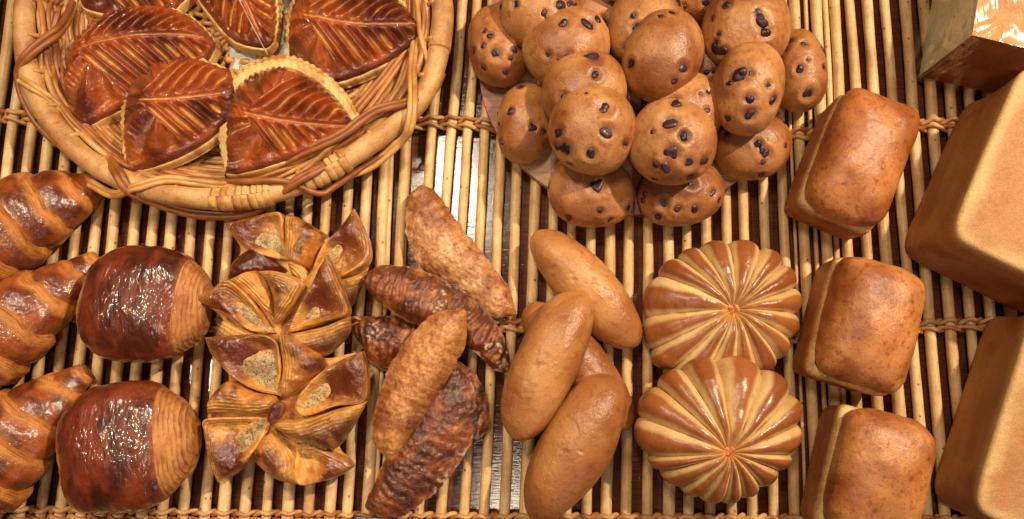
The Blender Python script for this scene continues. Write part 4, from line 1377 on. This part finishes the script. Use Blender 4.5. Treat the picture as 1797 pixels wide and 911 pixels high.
# ================================================================ SUGARED STICKS
def stick(label, Lp, Rp, zb, H, kind, seed, ridge=0.0, plane=None, tone=0.0):
    nu, nv = 190, 110
    pl = zb + H * 0.35 if plane is None else plane
    jl = spline(Lp, 220)
    jr = spline(Rp, 220)
    mid_ = (jl + jr) / 2
    wv_ = np.linalg.norm(jl - jr, axis=1)[:, None] + 1e-6
    jl, jr = jl + (jl - mid_) / wv_ * 9, jr + (jr - mid_) / wv_ * 9
    e = np.sin(np.linspace(0, math.pi, 220))[:, None] ** 0.5
    jl = jl + e * 3.2 * np.stack([fbm(np.c_[jl, np.zeros(220)], 11, 2, seed), fbm(np.c_[jl, np.ones(220) * 50], 9, 2, seed)], -1)
    jr = jr + e * 3.2 * np.stack([fbm(np.c_[jr, np.zeros(220)], 11, 2, seed), fbm(np.c_[jr, np.ones(220) * 50], 9, 2, seed)], -1)
    P, O, u, v, wl_, wr_ = lens(jl, jr, pl, nu, nv)
    zo = P[..., 2].mean()
    ce = P.mean((0, 1))
    org = np.array([ce[0], ce[1], zb])
    edge = np.minimum(wl_, wr_)
    wid = (wl_ + wr_)
    x = edge / (wid + 1e-6) * 2
    k = np.clip(wid / wid.max(), 0, 1) ** 0.7
    prof = (1 - np.exp(-(x * 2.6) ** 1.5)) * (0.72 + 0.5 * (v - 0.35) * (1 if seed % 2 else -1))
    top = H * 0.52 * prof * k
    rl = 0
    if ridge:
        ll = u * np.linalg.norm(P[0, 0] - P[-1, 0])
        w_ = np.sin((ll + 10 * v + 7 * fbm(P + seed, 30, 2, 2)) * 2 * math.pi / 13.0)
        rl = ridge * (np.abs(w_) ** 0.6 * np.sign(w_)) * sstep(0.04, 0.3, x)
        top = top + rl
    lump = fbm(P + seed * 99, 13, 3, 3)
    top = top + (1.5 * lump + 0.8 * fbm(P + seed * 31, 5, 2, 4)) * sstep(0, 0.12, x)
    bot = -H * 0.35 * (1 - (1 - np.clip(x * 1.6, 0, 1)) ** 2) * k
    if kind == 'sugar':
        c = mixc(lerp(rgb(206, 150, 100), rgb(204, 138, 72), tone), rgb(156, 92, 50), sstep(-0.5, 0.7, fbm(P + seed * 7, 30, 3, 5)))
        c = mixc(c, rgb(226, 182, 132), sstep(0.15, 0.7, fbm(P + seed * 17, 22, 3, 6)) * 0.8 * (1 - tone))
        c = mixc(c, rgb(120, 60, 30), sstep(0.14, 0.0, x) * 0.55)
        g = 0.55
        m = M['sugar']
    else:
        c = mixc(rgb(138, 72, 34), rgb(82, 40, 22), sstep(-0.6, 0.8, fbm(P + seed * 7, 26, 3, 5) - 0.08 * np.asarray(rl)))
        c = mixc(c, rgb(192, 122, 62), sstep(0.2, 0.9, fbm(P + seed * 3, 18, 2, 15)) * 0.5)
        sg = sstep(0.32, 0.5, fbm(P + seed * 23, 6, 2, 16)) * sstep(-0.2, 0.5, fbm(P + seed * 29, 50, 2, 17))
        c = mixc(c, rgb(206, 180, 160), sg * 0.75)
        g = 0.9 - 0.5 * sg
        m = M['caramel']
    P2 = P.copy()
    A = np.concatenate([P2 + np.array([0, 0, 1.0]) * top[..., None], (P2 + np.array([0, 0, 1.0]) * bot[..., None])[:, ::-1]], 1)
    cc = np.concatenate([c, np.broadcast_to(rgb(150, 84, 40), c.shape)], 1)
    gg = np.concatenate([np.broadcast_to(g, P.shape[:2]), np.full(P.shape[:2], 0.3)], 1)
    o = gridobj('sugared_pastry_stick', A, m, None, org, cv=True, col=cc, gls=gg)
    tag(o, label, 'pastry', 'sugared half moon pastries')


stick('small dark sugared pastry mostly hidden at the left of the pile', [(618, 575), (640, 612), (668, 641), (720, 645), (765, 622)], [(618, 575), (650, 561), (700, 561), (735, 575), (765, 622)], 0, 44, 'caramel', 1, 0.8)
stick('dark pastry at the lowest layer showing only its right side', [(797, 632), (790, 690), (800, 750), (836, 772)], [(797, 632), (832, 662), (853, 710), (852, 752), (836, 772)], 0, 40, 'caramel', 2, 0.8)
stick('pale sugar crusted pastry pointing up at the top of the pile', [(738, 325), (718, 355), (718, 415), (742, 465), (797, 506), (850, 552), (903, 553)], [(738, 325), (766, 345), (815, 412), (862, 470), (892, 515), (903, 553)], 0, 58, 'sugar', 3)
stick('dark ridged caramel pastry lying across the middle of the pile', [(636, 490), (662, 522), (702, 552), (740, 568), (790, 572), (832, 612), (868, 645), (893, 651)], [(636, 490), (666, 471), (722, 475), (782, 496), (832, 530), (872, 577), (888, 615), (893, 651)], 20, 60, 'caramel', 4, 1.5, plane=(44, -0.10, 0, 740, 540))
stick('golden sugar crusted pastry standing over the dark ridged one', [(816, 545), (765, 553), (718, 598), (690, 642), (664, 712), (660, 772), (688, 811)], [(816, 545), (813, 600), (792, 642), (762, 694), (722, 762), (688, 811)], 30, 66, 'sugar', 5, tone=0.7, plane=(54, 0.0, -0.14, 740, 660))
stick('dark caramel glazed pastry at the bottom front of the pile', [(800, 640), (768, 668), (734, 718), (700, 772), (665, 840), (642, 892)], [(800, 640), (828, 680), (832, 740), (814, 792), (772, 850), (722, 890), (680, 903), (642, 892)], 8, 62, 'caramel', 6, 0.45)


# ================================================================ PINWHEEL DANISHES
def conv(x0, y0, s):
    return lambda pts: [(x0 + x / s, y0 + y / s) for x, y in pts]


def piece(root, org, name, kind, Lp, Rp, plane, H, seed, nu=110, nv=70, stripe='none', dark=0.5, thick=7.0):
    P, O, u, v, wl_, wr_ = lens(Lp, Rp, plane, nu, nv)
    edge = np.minimum(wl_, wr_)
    wid = wl_ + wr_
    x = edge / (wid + 1e-6) * 2
    kk = np.clip(wid / (0.6 * wid.max()), 0, 1) ** 0.8
    Q = P + seed * 97
    n1 = fbm(Q, 26, 3, 4)
    line = np.sin(np.where(stripe == 'R', wr_, wl_) * 1.15 + 3.0 * fbm(Q, 50, 2, 7) + 0.9 * fbm(Q, 9, 2, 8))
    if stripe == 'L':
        sm = np.exp(-(wl_ / 24.0) ** 2)
    elif stripe == 'R':
        sm = np.exp(-(wr_ / 24.0) ** 2)
    elif stripe == 'LR':
        sm = np.exp(-edge / 9.0)
        line = np.sin(edge * 1.4 + 2 * fbm(Q, 30, 2, 7))
    else:
        sm = np.zeros_like(edge)
    if kind == 'flap':
        top = H * np.sqrt(np.clip(1 - (1 - x) ** 2, 0, 1)) * kk + 2.4 * n1 * sstep(0, 0.2, x) + 0.9 * line * sm
        b = sstep(0.15, 0.85, 0.55 + 0.45 * (x - 0.5) + 0.55 * n1 + (dark - 0.55) * 1.3 - 0.8 * (u - 0.5))
        c = mixc(rgb(200, 128, 58), rgb(98, 42, 20), b)
        c = mixc(c, rgb(84, 31, 18), sstep(0.5, 0.95, b + 0.35 * n1) * dark)
        c = mixc(c, mixc(rgb(232, 178, 100), rgb(150, 80, 34), sstep(0.35, 1.0, line) * sstep(-0.4, 0.6, fbm(Q, 22, 2, 55))), sm * 0.75)
        g = np.clip(0.3 + 0.7 * b, 0, 1) * (1 - 0.5 * sm)
    elif kind == 'tip':
        # a leaf of dough cupped upward: raised rims, hollow middle, browned towards its point
        lipw = 11.0
        rim_ = np.exp(-((edge - 4.0) / lipw) ** 2)
        bowl = (0.30 + 0.70 * rim_) * (0.5 + 0.5 * (1 - u)) * np.clip(edge / 2.0, 0, 1) * (0.5 + 0.5 * kk)
        conv_ = (0.35 + 0.45 * np.sqrt(np.clip(1 - (1 - x) ** 2, 0, 1))) * np.clip(edge / 2.0, 0, 1) * (0.55 + 0.45 * kk)
        top = H * lerp(conv_, bowl, sstep(0.28, 0.6, u)) + 1.2 * n1 + 0.6 * line * sm
        b = sstep(0.60, 0.30, u + 0.15 * n1 - (dark - 0.5) * 0.5)
        c = mixc(rgb(222, 164, 86), rgb(110, 46, 21), b)
        c = mixc(c, rgb(80, 29, 18), sstep(0.50, 0.12, u + 0.18 * n1) * np.clip(dark * 1.15, 0, 1))
        c = mixc(c, mixc(rgb(220, 154, 78), rgb(140, 70, 30), sstep(0.35, 1.0, line)), np.clip(sm, 0, 1) * 0.55)
        g = np.clip(0.25 + 0.75 * b, 0, 1)
    else:
        top = 0.3 * H * np.clip(1 - (1 - x) ** 4, 0, 1) * kk + 1.8 * fbm(Q, 8, 2, 3)
        c = mixc(rgb(182, 160, 120), rgb(150, 118, 78), sstep(-0.3, 0.7, n1))
        c = mixc(c, rgb(206, 146, 76), np.exp(-edge / 7.0) * 0.95)
        g = np.full(edge.shape, 0.5)
    if kind != 'fill':
        top = top + 1.6 * fbm(Q, 11, 2, 61) * sstep(0, 0.25, x)
        lip = np.exp(-((edge - 2.0) / 2.6) ** 2)
        c = mixc(c, rgb(226, 162, 84), lip * 0.3 * sstep(-0.5, 0.3, fbm(Q, 28, 2, 62)))
    return closed_lens(P, top, -thick * np.clip(edge / 4.0, 0, 1), c, g, name, M['filling'] if kind == 'fill' else M['danish'], root, org)


def pinwheel(label, cpx, zb, plane, cv_, pieces, basepts, seed):
    zav = plane[0]
    c = U(cpx[0], cpx[1], zav)
    root = thing('pinwheel_danish', label, 'pastry', (c[0], c[1], zb), 'pinwheel danishes with poppy seed cream')
    org = np.array(root.location) / S
    ol = spline(cv_(basepts), 120, True)
    pz = plane[0] + plane[2] * (ol[:, 1] - plane[4])
    P, ang, rho = dome_grid(ol, zav - 4, 10, 14, apex=cpx, na=36)
    px = PR(P)
    P[..., 2] += plane[2] * (px[..., 1] - plane[4])
    cb = mixc(rgb(224, 166, 90), rgb(176, 104, 46), sstep(-0.5, 0.6, fbm(P + seed, 40, 3, 2)))
    gridobj('dough_base', P, M['danish'], root, org, cv=True, col=cb, gls=0.4, flip=True)
    for i, (nm, kind, Lp, Rp, dz, H, st, dk) in enumerate(pieces):
        pl = (plane[0] + dz, 0.0, plane[2], 0.0, plane[4])
        if kind == 'fill':
            m_ = np.mean(np.array(Lp + Rp, float), 0)
            dz = dz + 4
            pl = (plane[0] + dz, 0.0, plane[2], 0.0, plane[4])
            Lp = [tuple(m_ + (np.array(q) - m_) * 1.08) for q in Lp]
            Rp = [tuple(m_ + (np.array(q) - m_) * 1.08) for q in Rp]
        else:
            H = H * 1.4
        po_ = piece(root, org, nm, kind, cv_(Lp), cv_(Rp), pl, H, seed * 20 + i, stripe=st, dark=dk)
        if kind == 'tip':
            last_tip = po_
        elif kind == 'fill':
            po_.parent = last_tip          # the cream lies in the hollow of its tip


c2 = conv(340, 350, 3.3727)
c3 = conv(350, 560, 2.9375)
pinwheel('pinwheel danish farthest back, its dark point raised beside the basket', (545, 480), 0, (26, 0, -0.02, 0, 470), c2, [
    ('folded_flap', 'flap', [(200, 465), (240, 370), (330, 300), (400, 320)], [(200, 465), (330, 470), (480, 450), (560, 420), (400, 320)], 2, 16, 'none', 0.9),
    ('pointed_tip', 'tip', [(190, 150), (250, 230), (350, 310), (450, 352), (580, 372)], [(190, 150), (340, 118), (480, 88), (545, 108), (556, 300), (580, 372)], 6, 22, 'LR', 0.75),
    ('poppy_cream', 'fill', [(355, 300), (420, 335), (500, 350), (550, 345)], [(355, 300), (375, 205), (460, 190), (535, 185), (550, 345)], 12, 8, 'none', 0.5),
    ('pointed_tip', 'tip', [(955, 58), (900, 140), (838, 220), (780, 285), (700, 432)], [(955, 58), (1003, 150), (1052, 270), (1042, 385), (900, 468), (780, 470), (700, 432)], 8, 26, 'R', 0.95),
    ('poppy_cream', 'fill', [(780, 235), (745, 320), (715, 425)], [(780, 235), (865, 225), (872, 310), (822, 385), (715, 425)], 16, 8, 'none', 0.5),
    ('folded_flap', 'flap', [(1042, 392), (980, 446), (880, 472), (800, 498)], [(1042, 392), (1005, 500), (932, 640), (880, 640), (830, 560), (800, 498)], 4, 20, 'L', 0.9),
    ('folded_flap', 'flap', [(545, 98), (548, 200), (553, 330), (590, 385)], [(545, 98), (620, 108), (740, 178), (802, 232), (740, 320), (685, 412), (590, 385)], 10, 26, 'L', 0.55),
    ('folded_point', 'flap', [(555, 365), (585, 450), (648, 520), (672, 552)], [(555, 365), (640, 385), (692, 470), (672, 552)], 22, 12, 'R', 0.4),
], [(230, 170), (480, 110), (640, 130), (800, 240), (930, 130), (1030, 280), (1020, 420), (920, 600), (700, 640), (400, 560), (230, 440), (280, 300)], 1)
pinwheel('middle pinwheel danish, overlapping the one behind and lying under the front one', (502, 580), 20, (52, 0, -0.12, 0, 580), c2, [
    ('folded_flap', 'flap', [(190, 690), (160, 770), (150, 850), (300, 860), (500, 810)], [(190, 690), (260, 742), (380, 792), (500, 810)], 0, 20, 'R', 0.35),
    ('pointed_tip', 'tip', [(0, 590), (50, 622), (150, 654), (230, 695), (350, 785), (500, 795)], [(0, 590), (120, 538), (212, 478), (300, 530), (400, 645), (500, 795)], 6, 22, 'R', 0.7),
    ('poppy_cream', 'fill', [(225, 685), (290, 730), (375, 785), (470, 785)], [(225, 685), (262, 618), (345, 645), (420, 710), (470, 785)], 13, 7, 'none', 0.5),
    ('pointed_tip', 'tip', [(800, 328), (742, 440), (700, 540), (622, 680), (560, 790)], [(800, 328), (852, 420), (902, 560), (932, 685), (800, 732), (640, 782), (560, 790)], 14, 30, 'R', 0.95),
    ('poppy_cream', 'fill', [(612, 745), (640, 640), (700, 548)], [(612, 745), (690, 735), (742, 690), (725, 610), (700, 548)], 20, 6, 'none', 0.5),
    ('folded_flap', 'flap', [(932, 690), (800, 742), (650, 782), (560, 802)], [(932, 690), (926, 790), (850, 882), (760, 932), (640, 900), (560, 802)], 8, 24, 'L', 0.7),
    ('folded_flap', 'flap', [(212, 475), (300, 540), (400, 640), (492, 742)], [(212, 475), (330, 428), (405, 440), (462, 560), (492, 742)], 8, 14, 'L', 0.05),
    ('folded_flap', 'flap', [(368, 425), (440, 490), (478, 600), (485, 725), (502, 742)], [(368, 425), (500, 428), (652, 488), (640, 560), (562, 680), (502, 742)], 16, 20, 'R', 0.85),
], [(60, 600), (210, 490), (400, 430), (640, 480), (790, 380), (910, 560), (910, 780), (760, 920), (480, 960), (200, 860), (170, 700)], 2)
pinwheel('front pinwheel danish with four cream filled hollows and a dark knotted centre', (481, 720), 4, (46, 0, -0.10, 0, 720), c3, [
    ('pointed_tip', 'tip', [(805, 755), (780, 722), (702, 682), (600, 650), (505, 635)], [(805, 755), (740, 802), (640, 836), (535, 856), (503, 800), (505, 635)], 2, 20, 'L', 0.6),
    ('poppy_cream', 'fill', [(512, 655), (560, 636), (655, 668)], [(512, 655), (540, 705), (610, 705), (655, 668)], 9, 7, 'none', 0.5),
    ('pointed_tip', 'tip', [(110, 842), (200, 792), (282, 712), (332, 642), (372, 540)], [(110, 842), (64, 730), (40, 580), (50, 510), (200, 500), (372, 495)], 2, 22, 'R', 0.7),
    ('poppy_cream', 'fill', [(360, 505), (350, 570), (275, 695), (215, 695)], [(360, 505), (285, 528), (195, 605), (215, 695)], 9, 8, 'none', 0.5),
    ('pointed_tip', 'tip', [(40, 95), (80, 188), (190, 302), (300, 368), (415, 395)], [(40, 95), (170, 84), (330, 78), (422, 118), (442, 250), (415, 395)], 8, 26, 'LR', 0.85),
    ('poppy_cream', 'fill', [(185, 300), (300, 362), (415, 388)], [(185, 300), (235, 200), (330, 170), (405, 175), (418, 300), (415, 388)], 15, 9, 'none', 0.5),
    ('pointed_tip', 'tip', [(852, 163), (760, 198), (660, 258), (560, 350), (490, 450)], [(852, 163), (878, 280), (864, 425), (720, 452), (560, 502), (490, 450)], 8, 28, 'LR', 0.8),
    ('poppy_cream', 'fill', [(508, 440), (560, 358), (645, 312)], [(508, 440), (560, 480), (630, 430), (672, 375), (645, 312)], 15, 8, 'none', 0.5),
    ('folded_flap', 'flap', [(548, 857), (502, 770), (498, 690), (395, 560)], [(548, 857), (420, 832), (330, 772), (284, 706), (330, 620), (395, 560)], 8, 22, 'L', 0.5),
    ('folded_flap', 'flap', [(44, 490), (160, 482), (300, 492), (392, 470)], [(44, 490), (58, 420), (130, 332), (200, 320), (300, 370), (405, 400), (392, 470)], 8, 22, 'L', 0.45),
    ('folded_flap', 'flap', [(403, 80), (425, 150), (435, 270), (425, 392)], [(403, 80), (520, 88), (622, 178), (655, 242), (562, 322), (470, 395), (425, 392)], 12, 24, 'L', 0.55),
    ('folded_flap', 'flap', [(868, 422), (720, 460), (540, 515), (430, 520), (365, 545)], [(868, 422), (792, 562), (702, 668), (590, 642), (470, 602), (365, 545)], 16, 26, 'L', 0.9),
    ('knotted_centre', 'flap', [(405, 422), (360, 460), (352, 520), (372, 550)], [(405, 422), (445, 440), (430, 500), (372, 550)], 26, 12, 'none', 1.0),
], [(70, 130), (400, 95), (640, 200), (840, 190), (850, 440), (720, 650), (780, 750), (540, 845), (290, 710), (130, 800), (55, 640), (70, 440), (160, 300)], 3)

# ---------------------------------------------------------------- small things
pc = thing('price_card', 'corner of a small dark blue card at the bottom edge', 'card', (*U(650, 925, 6)[:2], 2))
po = np.array(pc.location) / S
for nm, ins, z, c in (('card_sheet', 0, 4, rgb(26, 40, 62)), ('card_border', 3.0, 4.5, rgb(170, 190, 205)), ('card_face', 4.4, 5.0, rgb(28, 42, 64))):
    q = U(np.array([621, 690, 690, 621]), np.array([905, 909, 950, 950]), 6.0)[:, :2]
    ce = q.mean(0)
    q = ce + (q - ce) * (1 - ins / 22.0)
    V = np.array([[*p_, zz_] for zz_ in (z - 1.2, z) for p_ in q])
    link(nm, make_mesh(nm, V - po, [[0, 1, 2, 3], [7, 6, 5, 4], [1, 0, 4, 5], [2, 1, 5, 6], [3, 2, 6, 7], [0, 3, 7, 4]], c, 0.5, smooth=False), M['card'], pc)

# crumbs and flakes fallen from the pastry
rc = np.random.default_rng(4)
Vs, Fs = [], []
for k in range(170):
    x, y = rc.uniform(20, 1780), rc.uniform(20, 900)
    onrod = rc.random() < 0.25
    p0 = U(x, y, ZT + 0.8)
    r_ = rc.uniform(1.2, 3.8)
    t_ = np.sort(rc.uniform(0, 2 * math.pi, 5))
    n0 = sum(len(v) for v in Vs)
    ringp = np.stack([p0[0] + r_ * rc.uniform(0.6, 1.3, 5) * np.cos(t_), p0[1] + r_ * rc.uniform(0.6, 1.3, 5) * np.sin(t_), np.full(5, ZT + 0.4)], -1)
    Vs.append(np.vstack([ringp, [[p0[0], p0[1], ZT + 0.6 + r_ * rc.uniform(0.4, 1.0)]]]))
    Fs += [[n0 + i, n0 + (i + 1) % 5, n0 + 5] for i in range(5)]
cr_o = link('crumbs', make_mesh('crumbs', np.vstack(Vs), Fs, rgb(196, 128, 66), 0.3, smooth=False), M['pale_pastry'])
tag(cr_o, 'tiny golden pastry crumbs scattered on the dark table top', 'crumbs', kind='stuff')
